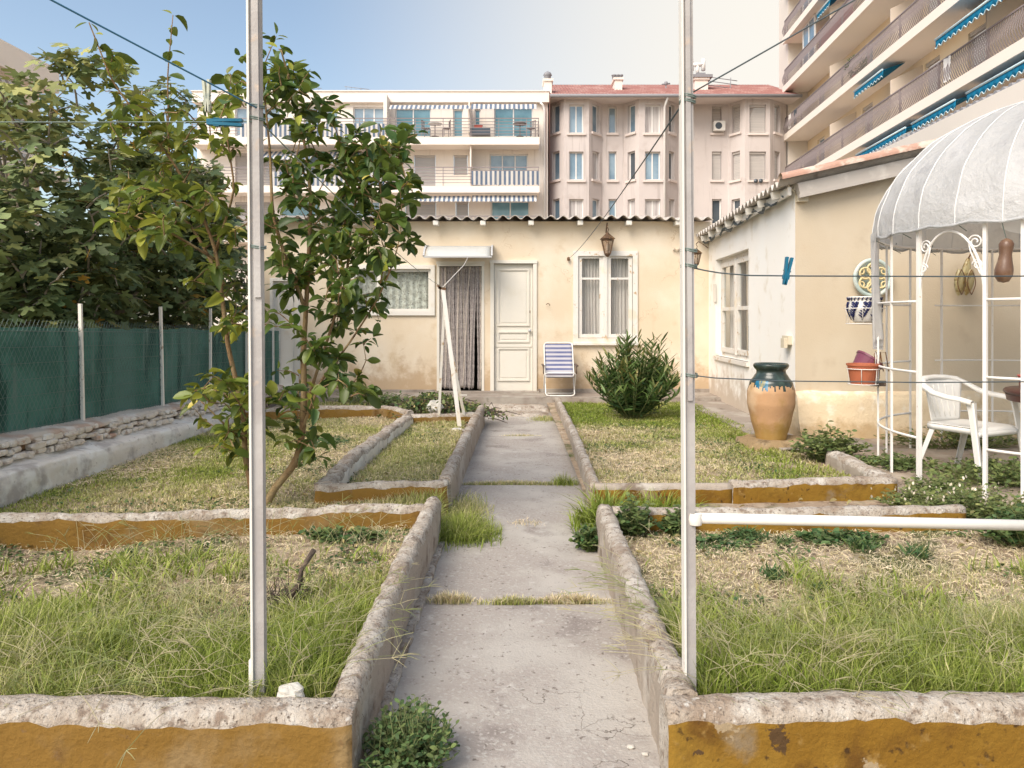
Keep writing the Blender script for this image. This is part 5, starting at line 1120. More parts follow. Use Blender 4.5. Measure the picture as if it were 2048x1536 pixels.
# ---------------------------------------------------------------- plastic armchair
def armchair(label, loc, rz):
    root = thing('plastic_armchair', label, 'chair', loc); root.rotation_euler = (0, 0, rz); ORG[root.name] = Vector((0, 0, 0))
    sw_, sd, sh = .24, .23, .42   # faces -Y locally
    m = MB()
    m.grid(lambda a, b: ((-sw_+2*sw_*a)*(1+.08*(1-b)), -sd+2*sd*b, sh-.018*math.sin(math.pi*a)*math.sin(math.pi*b)-(.035*((.12-b)/.12)**2 if b < .12 else 0)), 16, 16)
    m.grid(lambda a, b: ((-sw_+2*sw_*a)*1.08, -sd-.004, sh-.03-.04*b), 16, 1)
    for s in (-1, 1): m.grid(lambda a, b: (s*sw_*(1.08-.08*a), -sd+2*sd*a, sh-.008-.045*b), 8, 1)
    m.build('seat', M['plastic'], root, solid=.006)
    def back(a, b):
        x = (-1+2*a); w_ = (.19+.055*b); y = sd+.02+.09*b-.05*(1-x*x*.2)*0+.0-.07*x*x*b; return (x*w_, y-.02, sh+.0+.37*b*(1-.10*x*x))
    m = MB(); m.grid(back, 20, 14); bk = m.build('backrest', M['plastic'], root, solid=.006)
    m = MB()
    for k in range(1, 6): m.tube([Vector(back(k/6, u))+Vector((0, -.006, 0)) for u in (.1, .3, .5, .7, .86)], .004, 4)
    m.build('rib', M['plastic'], bk)
    # wrap-round arm: one curved flat band from arm to top of back to arm
    m = MB(); pr = [(-.285, -.20, .635), (-.30, -.12, .655), (-.305, 0, .665), (-.305, .12, .69), (-.29, .22, .74), (-.24, .295, .785), (-.14, .33, .80), (0, .34, .805), (.14, .33, .80), (.24, .295, .785), (.29, .22, .74), (.305, .12, .69), (.305, 0, .665), (.30, -.12, .655), (.285, -.20, .635)]
    for i in range(len(pr)-1):
        pass
    n_ = len(pr); V_ = []
    for i, p in enumerate(pr):
        p = Vector(p); t_ = (Vector(pr[min(i+1, n_-1)])-Vector(pr[max(i-1, 0)])).normalized(); s_ = Vector((t_.y, -t_.x, 0)).normalized(); wv = .033 if 3 < i < 11 else .035
        for (u, z) in ((-1, -.022), (-.9, .004), (0, .012), (.9, .004), (1, -.022)): V_.append(p+s_*wv*u+Z*z)
    fs = [(i*5+j, i*5+j+1, i*5+j+6, i*5+j+5) for i in range(n_-1) for j in range(4)]; m.add(V_, fs, 0, True); m.build('armrest', M['plastic'], root, solid=.007)
    for s in (-1, 1):
        for fr in (0, 1):
            m = MB(); top = Vector((s*.285, -.20, .63)) if not fr else Vector((s*.225, .19, .42)); bot = Vector((s*.30, -.285, 0)) if not fr else Vector((s*.275, .32, 0))
            n4 = 8; V_ = []
            for k in range(n4+1):
                u = k/n4; p = top.lerp(bot, u); wv = .042-.010*u+(.012 if k == 0 else 0); d_ = -1 if not fr else 1
                V_ += [p+Vector((-s*wv, -d_*.004, 0)), p+Vector((0, d_*.008, 0)), p+Vector((s*.008, d_*.002, 0)), p+Vector((s*.004, -d_*wv, 0))]
            m.add(V_, [(i*4+j, i*4+j+1, i*4+j+5, i*4+j+4) for i in range(n4) for j in range(3)], 0, False); m.build('leg', M['plastic'], root, solid=.006)
    return root
armchair('white plastic garden armchair standing inside the gazebo', (3.93, 6.42, .142), R(25))
# table edge
tb = thing('garden_table', 'round dark brown table at the right edge inside the gazebo', 'table', (4.40, 5.95, .14))
m = MB(); m.lathe([(0, .71), (.40, .71), (.42, .72), (.425, .74), (.41, .755), (0, .755)], (4.40, 5.95, .14), 48); m.lathe([(.40, .66), (.41, .71)], (4.40, 5.95, .14), 48); m.build('tabletop', M['tableb'], tb)
for k in range(3):
    a = R(120*k+100); m = MB(); m.tube([(4.40+.2*math.cos(a), 5.95+.2*math.sin(a), .14+.70), (4.40+.30*math.cos(a), 5.95+.30*math.sin(a), .14+.35), (4.40+.36*math.cos(a), 5.95+.36*math.sin(a), .145)], .018, 8); m.build('leg', M['tableb'], tb)
m = MB(); m.lathe([(0, 0), (.06, 0), (.075, .10), (.08, .10), (.08, .112), (.07, .112), (.055, .01), (0, .01)], (4.17, 6.05, .895), 20); m.build('cup', M['pink'], label='pinkish red plastic bowl on the dark round table', cat='bowl')

# ---------------------------------------------------------------- clothes posts, lines, pegs
def cpost(label, top, bot, rail=None):
    t = thing('clothes_post', label, 'clothes post', bot); m = MB(); y = Vector((0, 1, 0))
    wv = .033; m.bar(bot, top, wv, .03, up=y); m.build('post_bar', M['postpaint'], t)
    m = MB(); o = Vector((-.0205, -.004, 0)); m.bar(bot+o, top+o, .007, .042, up=y); m.build('angle_flange', M['wpaint'], t)
    return t
t1 = cpost('white clothes post in the left bed in front of the citrus tree', P(511, -120, 2.47), Vector(((522-HX)*2.47/F, 2.47, .12)))
m = MB(); jb = P(517, 592, 2.47); m.bar(jb+Vector((.004, -.019, -.005)), P(512, -120, 2.47)+Vector((0, -.019, 0)), .022, .008, up=Vector((0, 1, 0))); m.build('joint_plate', M['postpaint'], t1)
m = MB(); m.box(-.862, -.845, 2.455, 2.475, .12, .335); m.build('wooden_stake', M['fpost'], t1)
t2 = cpost('white clothes post in the right bed carrying a horizontal rail', P(1373, -120, 2.50), Vector(((1381-HX)*2.50/F, 2.50, .12)))
m = MB(); jb = P(1380, 800, 2.50); m.bar(jb+Vector((-.004, -.019, 0)), P(1376, -120, 2.50)+Vector((-.008, -.019, 0)), .016, .008, up=Vector((0, 1, 0))); m.build('joint_plate', M['postpaint'], t2)
m = MB(); m.tube([P(1388, 1036, 2.49), P(1720, 1043, 2.49), P(2200, 1054, 2.49)], .0175, 14); m.lathe([(.021, -.018), (.026, 0), (.021, .02)], P(1391, 1038, 2.49), 10); m.build('rail', M['wpaint'], t2)
m = MB(); y2 = 2.49; m.tube([P(2195, 300, 2.5), P(2200, 1500, 2.5)], .016, 8); m.build('rail_support', M['postpaint'], t2)
def coil(root, c, rx=.026, ry=.024, r=.0024, n=2, mt=None):
    m = MB()
    for k in range(n): m.tube([Vector((c.x+rx*math.cos(t), c.y+ry*math.sin(t), c.z+.006*k+.003*math.sin(t*2))) for t in [2*math.pi*q/16 for q in range(17)]], r, 5, cap=False)
    m.build('wire_tie', mt or M['wire'], root)
for py, px in ((216, 513), (241, 514), (497, 516)): coil(t1, P(px, py, 2.47))
for py, px in ((196, 1376), (206, 1375), (503, 1378), (534, 1378), (752, 1379)): coil(t2, P(px, py, 2.50))
def sagline(p, q, sag, n=24): return [Vector(p).lerp(Vector(q), k/n)-Z*sag*4*(k/n)*(1-k/n) for k in range(n+1)]
def line(label, pts, r, mt): m = MB(); m.tube(pts, r, 6); return m.build('clothesline', mt, label=label, cat='clothesline')
Lp = P(514, 216, 2.45)
line('blue washing line rising from the left post to the top left', sagline(Lp, Lp+(P(60, -30, 1.9)-Lp)*5, .015, 40), .0026, M['bluewire'])
line('thin grey wire running level from the left post to the left edge', sagline(P(512, 243, 2.45), P(-250, 243, 2.45), .002), .0018, M['wire'])
AT = P(885, 575, 9.3)
line('thin line from the left post down to the top of the white prop', sagline(P(520, 243, 2.47), AT, .05), .0026, M['wire'])
line('dark line from the right post down to the hook on the yellow wall', sagline(P(1370, 200, 2.5), P(1139, 516, 12.93), .06), .0033, M['darkwire'])
line('dark line rising from the right post over the tall flats', sagline(P(1376, 190, 2.5), P(1376, 190, 2.5)+(P(1900, -120, 2.2)-P(1376, 190, 2.5))*4, .02, 40), .0026, M['darkwire'])
l1 = [P(1388, 536, 2.5), P(1410, 541, 2.5), P(1440, 546, 2.5), P(1500, 551, 2.5), P(1600, 552, 2.5), P(1900, 553, 2.5), P(2250, 551, 2.5)]
line('dark washing line with a blue peg crossing before the beige wall', l1, .0026, M['darkwire'])
line('lower washing line crossing before the jar and the armchair', [P(1388, 751, 2.5), P(1430, 756, 2.5), P(1560, 762, 2.5), P(1850, 765, 2.5), P(2250, 762, 2.5)], .0022, M['darkwire'])
line('thin pale line from the white prop up to the door canopy', [AT, P(928, 530, 10.8), P(936, 515, 12.4)], .005, M['wpaint'])
def peg(label, c, d, L, w, mt, sp_=.25):
    t = thing('clothes_peg', label, 'clothes peg', c); c = Vector(c); d = Vector(d).normalized(); s = d.cross(Vector((0, 1, 0))).normalized()
    for k in (-1, 1):
        m = MB(); e = (d+s*sp_*.28*k).normalized(); m.bar(c-e*L/2+s*k*w*.38, c+e*L/2+s*k*w*.38, w*.6, w*1.2, up=Vector((0, 1, 0)))
        m.bar(c-e*L*.3+s*k*w*.75, c-e*L*.15+s*k*w*.75, w*.25, w*1.2, up=Vector((0, 1, 0))); m.build('peg_leg', mt, t)
    m = MB(); m.tube([c+s*(w*1.0)*math.cos(u)+d*(.004*math.sin(u))+Vector((0, w*.5*math.sin(u), 0)) for u in [2*math.pi*q/12 for q in range(13)]], w*.09, 5, cap=False); m.build('spring', M['wire'], t)
peg('teal blue clothes peg hanging on the line before the white wall', P(1574, 542, 2.49), (.18, 0, 1), .092, .013, M['pegblue'])
peg('dark blue peg lying along the grey wire beside the left post', P(450, 245, 2.45), (1, 0, -.02), .115, .016, M['pegblue'], .1)
peg('weathered whitish peg clipped high on the blue line left of the post', P(414, 192, 2.34), (-.04, 0, 1), .10, .013, M['pegwhite'])
m = MB(); h0 = P(1137, 518, 12.96); m.lathe([(0, -.03), (.02, -.03), (.028, 0), (.02, .03), (0, .035)], h0, 10); m.build('line_insulator', M['rust'], label='small dark insulator hook on the yellow wall left of the casement window', cat='wall hook')
m = MB(); h0 = P(1096, 609, 12.96); m.tube([h0+Vector((-.03, 0, 0)), h0+Vector((0, -.04, .02)), h0+Vector((.03, -.02, 0)), h0+Vector((.03, 0, -.02))], .006, 6); m.build('wall_hook', M['rust'], label='small iron hook on the yellow wall right of the white door', cat='wall hook')
# white prop with three legs
pr_ = thing('line_prop', 'white three-legged metal prop holding the washing line before the rope curtain', 'line prop', (AT.x, 9.3, .12))
for (bx, by, Y, tx, ty, w_) in ((920, 842, 9.2, 886, 577, .05), (877, 834, 9.6, 889, 600, .032), (932, 830, 9.7, 890, 640, .036)):
    b = P(bx, by, Y); b.z = .10; t_ = P(tx, ty, 9.3); m = MB(); m.bar(b, t_, w_, .02, up=Vector((0, 1, 0))); m.build('leg', M['peelpaint'], pr_)
m = MB(); m.bar(AT+Vector((-.05, 0, .0)), AT+Vector((.04, 0, -.02)), .03, .03); m.bar(AT+Vector((-.06, 0, .03)), AT+Vector((-.02, 0, -.02)), .03, .03); m.build('clamp', M['rust'], pr_)
m = MB(); q = P(926, 790, 9.4); m.bar(q+Vector((-.04, 0, 0)), q+Vector((.05, 0, 0)), .012, .012); m.build('bolt', M['fpost'], pr_)
# ---------------------------------------------------------------- far buildings
def fwin(parent, f, a0, a1, z0, z1, kind='glass', nm=1, d=-.18, name='window', fw=.07):
    m = MB()
    if kind == 'shutter':
        n = max(4, int((z1-z0)/.09))
        for k in range(n): zz_ = z0+(z1-z0)*k/n; m.quad(f.pt(a0+.03, zz_, d+.05), f.pt(a1-.03, zz_, d+.05), f.pt(a1-.03, zz_+(z1-z0)/n, d+.025), f.pt(a0+.03, zz_+(z1-z0)/n, d+.025))
        f.box(m, a0+.03, a1-.03, z1-.14, z1, d, d+.12); w = m.build('shutter', M['b_shutter'], parent); return w
    f.frame(m, a0, a1, z0, z1, fw, d-.03, d+.03)
    for k in range(1, nm+1 if nm > 1 else 1): pass
    if nm: 
        for k in range(1, nm+1): a = a0+(a1-a0)*k/(nm+1); f.box(m, a-fw*.5, a+fw*.5, z0+fw, z1-fw, d-.03, d+.03)
    w = m.build(name, M['b_frame'], parent)
    m = MB(); m.quad(f.pt(a0, z0, d), f.pt(a1, z0, d), f.pt(a1, z1, d), f.pt(a0, z1, d)); m.build('pane', {'glass': M['b_glass'], 'teal': M['b_glass_teal'], 'curtain': M['b_curtain'], 'dark': M['b_darkglass']}[kind], w)
    return w
M['b_darkglass'] = mat('far_dark_glass', (.07, .09, .11), (), .1, spec=.8)
def rng_px(f, x0, x1, y0, y1):
    a0, a1 = f.at(x0), f.at(x1); Y = f.pt((a0+a1)/2, 0).y; return a0, a1, CZ+(HY-y1)*Y/F, CZ+(HY-y0)*Y/F
# white building with striped awnings
YW = 43.0; wf2 = Face(((395-HX)*YW/F, YW), ((1096-HX)*YW/F, YW))
wb = thing('apartment_building', 'white apartment block with blue striped awnings and railed balconies', 'building', (-8, YW, 0))
H = CZ+(HY-186)*YW/F
ops = []   # x0,x1,y0,y1,kind,mullions
spec = [(470, 560, 214, 272, 'glass', 1), (608, 640, 214, 272, 'glass', 0), (652, 676, 214, 250, 'glass', 0), (706, 768, 214, 256, 'glass', 2), (790, 862, 216, 273, 'teal', 1), (906, 926, 218, 273, 'teal', 0), (949, 961, 218, 252, 'teal', 0), (988, 1066, 214, 273, 'teal', 1),
 (470, 560, 306, 370, 'shutter', 0), (600, 640, 306, 370, 'glass', 0), (702, 772, 318, 362, 'dark', 3), (828, 871, 310, 372, 'shutter', 0), (907, 935, 310, 350, 'shutter', 0), (979, 1056, 308, 346, 'glass', 2),
 (560, 640, 402, 460, 'teal', 0), (660, 760, 402, 460, 'glass', 1), (810, 872, 404, 460, 'shutter', 0), (911, 937, 404, 450, 'shutter', 0), (982, 1059, 402, 460, 'teal', 1), (470, 540, 404, 460, 'shutter', 0)]
hs = [rng_px(wf2, *s[:4]) for s in spec]
m = MB(); wf2.wall(m, 0, wf2.L, 0, H-.6, hs, .22); X1 = wf2.pt(wf2.L, 0).x; X0 = wf2.O.x
m.quad((X1, YW, 0), (X1, YW+12, 0), (X1, YW+12, H), (X1, YW, H)); m.quad((X0, YW, 0), (X0, YW+12, 0), (X0, YW+12, H), (X0, YW, H)); m.build('wall', M['b_white'], wb)
m = MB(); wf2.box(m, -.2, wf2.L+.05, H-.6, H, -.4, .28); wf2.box(m, -.25, wf2.L+.1, H, H+.06, -12, .34); m.build('cornice', M['b_slab'], wb)
for s, h in zip(spec, hs): fwin(wb, wf2, *h, s[4], s[5])
for (x0, x1, yt, yb, y2) in ((380, 1079, 274, 289, 0), (380, 1079, 372, 385, 0), (380, 1079, 470, 484, 0)):
    Yb = YW-1.3; k = Yb/YW; a0, a1 = wf2.at(HX+(x0-HX)*k), wf2.at(HX+(x1-HX)*k); zt, zb = CZ+(HY-yt)*Yb/F, CZ+(HY-yb)*Yb/F
    m = MB(); wf2.box(m, a0, a1, zb, zt, .002, 1.3); m.build('balcony_slab', M['b_slab'], wb)
    m = MB()
    for q in range(6): z = zt+.18+.17*q; wf2.box(m, a0+.05, a1-.02, z, z+(.028 if q < 5 else .05), 1.22, 1.25); m.bar(wf2.pt(a1-.04, z, 1.23), wf2.pt(a1-.04, z, .05), .025, .025)
    a = a0+.1
    while a < a1: wf2.box(m, a, a+.035, zt, zt+1.06, 1.215, 1.255); a += 1.55
    m.build('railing', M['b_rail'], wb)
def strip(x0, x1, y0, y1, d0, d1, name='railing_cloth', mt='b_stripe', yb=None):
    Yb = YW-d1; k = Yb/YW; a0, a1 = wf2.at(HX+(x0-HX)*k), wf2.at(HX+(x1-HX)*k); z1, z0 = CZ+(HY-y0)*Yb/F, CZ+(HY-y1)*Yb/F
    m = MB(); n = max(6, int((a1-a0)/.16))
    m.grid(lambda a, b: wf2.pt(a0+(a1-a0)*a, z0+(z1-z0)*b-(.05*abs(math.sin(a*n*math.pi)) if b == 0 else 0), (d1 if d0 is None else d1+(d0-d1)*b)+.02*math.sin(a*n)), n*2, 3); return m.build(name, M[mt], wb)
strip(480, 770, 247, 275, None, 1.28); strip(943, 1080, 342, 369, None, 1.28); strip(540, 775, 343, 371, None, 1.28)
strip(778, 940, 205, 217, 1.0, 1.5, 'awning'); strip(942, 1074, 203, 217, 1.0, 1.5, 'awning')
strip(650, 776, 294, 325, .3, 1.5, 'awning'); strip(500, 620, 294, 318, .3, 1.4, 'awning'); strip(800, 941, 389, 402, .9, 1.4, 'awning'); strip(944, 1074, 388, 402, .9, 1.4, 'awning')
m = MB(); f = wf2; a = f.at(1089); 
for k in (0,): m.tube([f.pt(a, 0, .12), f.pt(a, H-1.0, .12), f.pt(a-.1, H-.75, .2), f.pt(a-.25, H-.6, .25)], .07, 8)
m.build('drainpipe', M['b_frame'], wb)
for x_, w0, w1, yb_, yt_ in ((777, -.1, .1, 274, 200), (943, -.03, .05, 372, 300), (940, -.03, .05, 274, 216)):
    m = MB(); f.box(m, f.at(x_)+w0, f.at(x_)+w1, CZ+(HY-yb_)*YW/F, CZ+(HY-yt_)*YW/F, .002, 1.15); m.build('balcony_screen', M['b_white'], wb)
for ax, ay in ((720, 180), (625, 178)):
    m = MB(); b = P(ax, 190, YW+3); t_ = P(ax+2, ay-3, YW+3); m.tube([b, t_], .03, 5)
    m.tube([t_-Vector((1.0, 0, -.12)), t_+Vector((.5, 0, -.06))], .02, 5)
    for k in range(5): m.tube([t_+Vector((-.9+.3*k, -.1, .1-.04*k)), t_+Vector((-.9+.3*k, .1, -.25-.0*k))], .012, 4)
    m.build('roof_antenna', M['b_gutter'], wb)
# balcony furniture of the top floor
fb = P(1000, 273, YW-.6)
for (px_, lb) in ((870, 'small white round table on the upper balcony of the white block'), (1040, 'dark small table on the upper balcony below the right awning')):
    c = P(px_+0, 273, YW-.7); t = thing('balcony_table', lb, 'table', c); m = MB(); m.lathe([(0, .68), (.38, .68), (.40, .72), (0, .72)], c, 20); m.build('tabletop', M['b_frame'] if px_ == 870 else M['b_rail'], t); m = MB(); m.tube([c+Z*.02, c+Z*.68], .03, 6); m.lathe([(0, 0), (.22, 0), (.03, .06)], c, 12); m.build('table_leg', M['b_rail'], t)
def smallchair(c, lb, mt, rz):
    t = thing('balcony_chair', lb, 'chair', c); t.rotation_euler = (0, 0, rz); ORG[t.name] = Vector((0, 0, 0)); m = MB(); m.box(-.2, .2, -.2, .2, .43, .46); m.build('seat', mt, t); m = MB()
    for k in range(4): m.box(-.19+.11*k, -.15+.11*k, .18, .2, .5, .88)
    m.box(-.2, .2, .18, .21, .86, .92); m.build('backrest', mt, t)
    for sx_ in (-.18, .18):
        for sy_ in (-.18, .18): m = MB(); m.bar((sx_, sy_, 0), (sx_, sy_, .43), .03, .03); m.build('leg', mt, t)
smallchair(P(893, 273, YW-.7), 'thin dark chair right of the small white table on the upper balcony', M['b_rail'], R(-70)); smallchair(P(852, 273, YW-.6), 'dark chair left of the small white table on the upper balcony', M['b_rail'], R(70)); smallchair(P(1062, 273, YW-.7), 'dark chair at the right end of the upper balcony', M['b_rail'], R(-40))
c = P(963, 273, YW-.7); t = thing('balcony_cabinet', 'dark low cabinet with a red box on the upper balcony', 'cabinet', c); m = MB(); m.box(c.x-.65, c.x+.5, c.y-.25, c.y+.2, c.z+.05, c.z+.42); m.box(c.x-.6, c.x+.45, c.y-.26, c.y-.25, c.z+.1, c.z+.38); m.build('cabinet_body', M['b_darkglass'], t); m = MB(); m.box(c.x-.4, c.x+.05, c.y-.15, c.y+.1, c.z+.42, c.z+.6); m.box(c.x-.42, c.x+.07, c.y-.17, c.y+.12, c.z+.6, c.z+.63); m.build('red_box', M['pink'], t)
# pink building with bay windows
pts = [(1097, 44.0), (1128, 42.9), (1178, 42.9), (1205, 44), (1247, 44), (1278, 42.9), (1330, 42.9), (1356, 44), (1456, 44), (1490, 42.9), (1540, 42.9), (1572, 44.0)]
pv = [((x-HX)*Y/F, Y) for x, Y in pts]
pb = thing('apartment_building', 'pink apartment house with bay windows and red tiled roof', 'building', (9, 44, 0))
PH = CZ+(HY-192)*42.35/F
WN = {0: [(1104, 1119, 'glass', 0)], 1: [(1138, 1167, 'glass', 1)], 2: [(1185, 1199, 'glass', 0)], 3: [(1217, 1233, 'glass', 0)], 4: [(1255, 1270, 'glass', 0)], 5: [(1290, 1321, 'curtain', 1)], 6: [(1338, 1349, 'dark', 0)], 7: [(1364, 1376, 'dark', 0), (1424, 1443, 'shutter', 0)], 8: [(1463, 1480, 'shutter', 0)], 9: [(1499, 1532, 'shutter', 0)], 10: [(1549, 1560, 'shutter', 0)]}
rows = [(209, 266), (303, 360), (398, 462)]
sills = MB()
for i in range(len(pv)-1):
    f = Face(pv[i], pv[i+1]); hs = []; ks = []
    for (x0, x1, kd, nm) in WN.get(i, []):
        for r, (y0, y1) in enumerate(rows):
            dy = (4 if i in (3, 7) and r == 0 else 0); a0, a1, z0, z1 = rng_px(f, x0, x1, y0+dy, y1)
            k2 = kd
            if r == 1 and i in (1, 5): k2 = 'glass'
            if r == 1 and i == 2: k2 = 'curtain'
            if r == 1 and i == 4: k2 = 'dark'
            if r == 2: k2 = {1: 'curtain', 4: 'curtain', 5: 'curtain', 6: 'curtain', 7: 'dark', 8: 'dark', 9: 'shutter', 10: 'shutter'}.get(i, 'glass')
            hs.append((a0, a1, z0, z1)); ks.append((k2, nm if k2 != 'shutter' else 0))
    m = MB(); f.wall(m, 0, f.L, 0, PH, hs, .24); m.build('wall', M['b_pink'], pb)
    for h, (k2, nm) in zip(hs, ks):
        w = fwin(pb, f, *h, k2, nm, d=-.20)
        m = MB(); f.box(m, h[0]-.12, h[1]+.12, h[2]-.13, h[2], -.02, .10); m.build('sill', M['b_sill'], pb)
m = MB(); xa, xb = pv[0][0], pv[-1][0]
m.quad((xa, 42.6, PH), (xb+.3, 42.6, PH), (xb+.3, 44.05, PH), (xa, 44.05, PH)); m.build('soffit', M['b_sill'], pb)
m = MB(); m.grid(lambda a, b: (xa+(xb+.3-xa)*a, 42.35+5.5*b, PH+.06+2.3*b+.02*math.sin(a*500)), 400, 8); m.quad((xa, 47.85, PH+2.36), (xb, 47.85, PH+2.36), (xb, 53, PH), (xa, 53, PH)); m.quad((xa, 42.35, PH+.06), (xa, 47.85, PH+2.36), (xa, 53, PH), (xa, 44, 0)); m.build('roof', M['b_roof'], pb)
m = MB(); m.tube([(xa, 42.35, PH+.02), (xb+.3, 42.35, PH+.02)], .10, 8); m.build('gutter', M['b_gutter'], pb)
m = MB(); a = ((1329-HX)*42.8/F); m.tube([(a+.1, 42.4, PH-.05), (a, 42.75, PH-.5), (a, 42.75, 0)], .07, 8); m.build('drainpipe', M['b_frame'], pb)
def chimney(px, y0, y1, w, Y, cap):
    a = P(px, y1, Y); b = P(px, y0, Y); r = thing_part = MB(); s = w*Y/F/2; m = MB(); m.box(a.x-s, a.x+s, Y, Y+1.0, a.z-.6, b.z-.35); m.box(a.x-s-.08, a.x+s+.08, Y-.08, Y+1.08, b.z-.35, b.z-.22); o = m.build('chimney', M['b_white'], pb)
    m = MB()
    if cap == 0: m.lathe([(.16, 0), (.2, .3), (.26, .35), (.2, .5), (0, .62)], (a.x, Y+.5, b.z-.22), 10)
    elif cap == 1:
        for k in (-.22, 0, .22): m.lathe([(.1, 0), (.1, .25), (.14, .27), (.14, .33), (0, .36)], (a.x+k, Y+.5, b.z-.22), 8)
    else: m.box(a.x-s-.15, a.x+s+.25, Y-.15, Y+1.15, b.z-.22, b.z-.05); m.box(a.x-s*.7, a.x+s*.7, Y+.1, Y+.9, b.z-.2, b.z+.12)
    m.build('chimney_pot', M['b_gutter'], o)
chimney(1096, 150, 180, 15, 43.2, 0); chimney(1237, 148, 180, 15, 45, 1); chimney(1403, 148, 178, 26, 45, 2)
m = MB(); b = P(1395, 138, 45.5); 
m.tube([b-Z*.3, b+Z*.25], .1, 8); m.tube([b+Z*.25+Vector((-.35, 0, 0)), b+Z*.25+Vector((.35, 0, 0))], .12, 8); m.tube([b+Vector((-.35, 0, -.1)), b+Vector((-.35, 0, .6))], .13, 8); m.tube([b+Vector((.35, 0, -.1)), b+Vector((.35, 0, .6))], .13, 8); m.build('flue_cowl', M['b_frame'], pb)
m = MB(); b = P(1332, 172, 46); m.tube([b-Z*.6, b+Z*.1], .04, 5); m.lathe([(0, -.1), (.12, 0), (.1, .15), (0, .2)], b+Z*.1, 8); m.tube([b+Vector((-.25, 0, .1)), b+Vector((.25, 0, .15))], .05, 5); m.build('roof_cowl', M['b_gutter'], pb)
m = MB(); b = P(1432, 165, 46)
for k in range(4): m.tube([b+Vector((-1.2, 0, .45-.25*k)), b+Vector((1.3, 0, .1-.25*k))], .025, 4)
m.tube([b+Vector((.9, 0, -1)), b+Vector((.9, 0, .3))], .03, 5); m.build('roof_antenna', M['b_gutter'], pb)
f7 = Face(pv[7], pv[8]); a0, a1, z0, z1 = rng_px(f7, 1425, 1447, 245, 264)
m = MB(); f7.box(m, a0, a1, z0, z1, .0, .38); ac = m.build('air_conditioner', M['acmat'], pb); m = MB(); cc = f7.pt((a0+a1)/2-.06, (z0+z1)/2, .385); m.add([cc+Vector((.20*math.cos(R(20*k)), 0, .20*math.sin(R(20*k)))) for k in range(18)], [tuple(range(18))]); m.build('fan_grille', M['b_darkglass'], ac)
m = MB()
for px_ in (1511, 1521): c = P(px_, 362, 42.86); m.lathe([(0, 0), (.12, 0), (.12, .08), (0, .09)], (0, 0, 0), 14); m.v[-56:] = [(c.x+v[0], c.y-v[2], c.z+v[1]) for v in m.v[-56:]]
m.build('vent', M['b_darkglass'], pb)
# tall flats with long curved balconies at the right
K = .066; XB = 15.9
fB = Face((XB+1.45, 44.0), (XB+1.45-K*27, 17.0))     # recessed wall; u runs towards the camera, n = -X
fl_ = thing('apartment_building', 'tall cream block of flats with long bellied balcony railings and blue awnings', 'building', (17.4, 31, 0))
def aY(Y): return (44.0-Y)/fB.u.y*-1 if fB.u.y else 0
def BY(px, d=1.4):   # distance along the facade where column px meets the balcony front
    k = (px-HX)/F; O = fB.pt(0, 0, d); return (k*O.y-O.x)/(fB.u.x-k*fB.u.y)
SZ = [3.62+2.87*k for k in range(-1, 8)]; LEN = fB.L
hs = []; wk = []
for k in range(len(SZ)-1):
    for j, a in enumerate([1.6, 5.2, 8.0, 11.5, 14.2, 17.4, 20.2, 23.6]):
        w_ = 1.4 if j % 2 else 1.0; z = SZ[k]+(.08 if j % 3 == 1 else .9); hs.append((a, a+w_+.2, z, SZ[k]+2.25)); wk.append('shutter' if (j+k) % 3 else 'glass')
m = MB(); fB.wall(m, 0, LEN, 0, 26, hs, .2); m.build('wall', M['b_cream'], fl_)
for h, kd in zip(hs, wk): fwin(fl_, fB, *h, kd, 0, d=-.16)
e0 = fB.pt(0, 0, 0); m = MB(); m.box(16.20, 24, 44.0, 45.5, 0, 27); m.build('end_wall', M['b_apt'], fl_)
for k, z in enumerate(SZ):
    m = MB(); fB.box(m, .05, LEN, z-.30, z, .003, 1.40); fB.box(m, .0, LEN, z-.34, z+.03, 1.40, 1.46); m.build('balcony_slab', M['b_slab'], fl_)
    m = MB(); a = .06; prof = [(0, 0), (.10, .18), (.17, .38), (.12, .62), (.03, .85), (0, 1.0)]
    while a < LEN:
        for i in range(5): m.bar(fB.pt(a, z+prof[i][1], 1.32+prof[i][0]), fB.pt(a, z+prof[i+1][1], 1.32+prof[i+1][0]), .024, .024, up=fB.u)
        a += .125
    fB.box(m, 0, LEN, z+1.0, z+1.045, 1.29, 1.35)
    for q in range(9): fB.box(m, 3.0*q+.03, 3.0*q+.08, z, z+1.0, 1.28, 1.36)
    m.bar(fB.pt(.02, z+1.02, 1.32), fB.pt(.02, z+1.02, .05), .04, .04)
    for q in range(10): m.bar(fB.pt(.02, z, .1+.12*q), fB.pt(.02, z+1.0, .1+.12*q), .018, .018, up=fB.u)
    m.build('railing', M['b_rail'], fl_)
    if k < len(SZ)-1:
        for a in (7.2, 14.0, 20.8):
            m = MB(); m.hexa([fB.pt(a, z+.03, 0), fB.pt(a, z+.03, 1.25), fB.pt(a+.06, z+.03, 1.25), fB.pt(a+.06, z+.03, 0), fB.pt(a, z+2.3, 0), fB.pt(a, z+1.7, 1.25), fB.pt(a+.06, z+1.7, 1.25), fB.pt(a+.06, z+2.3, 0)]); m.build('balcony_screen', M['b_fin'], fl_)
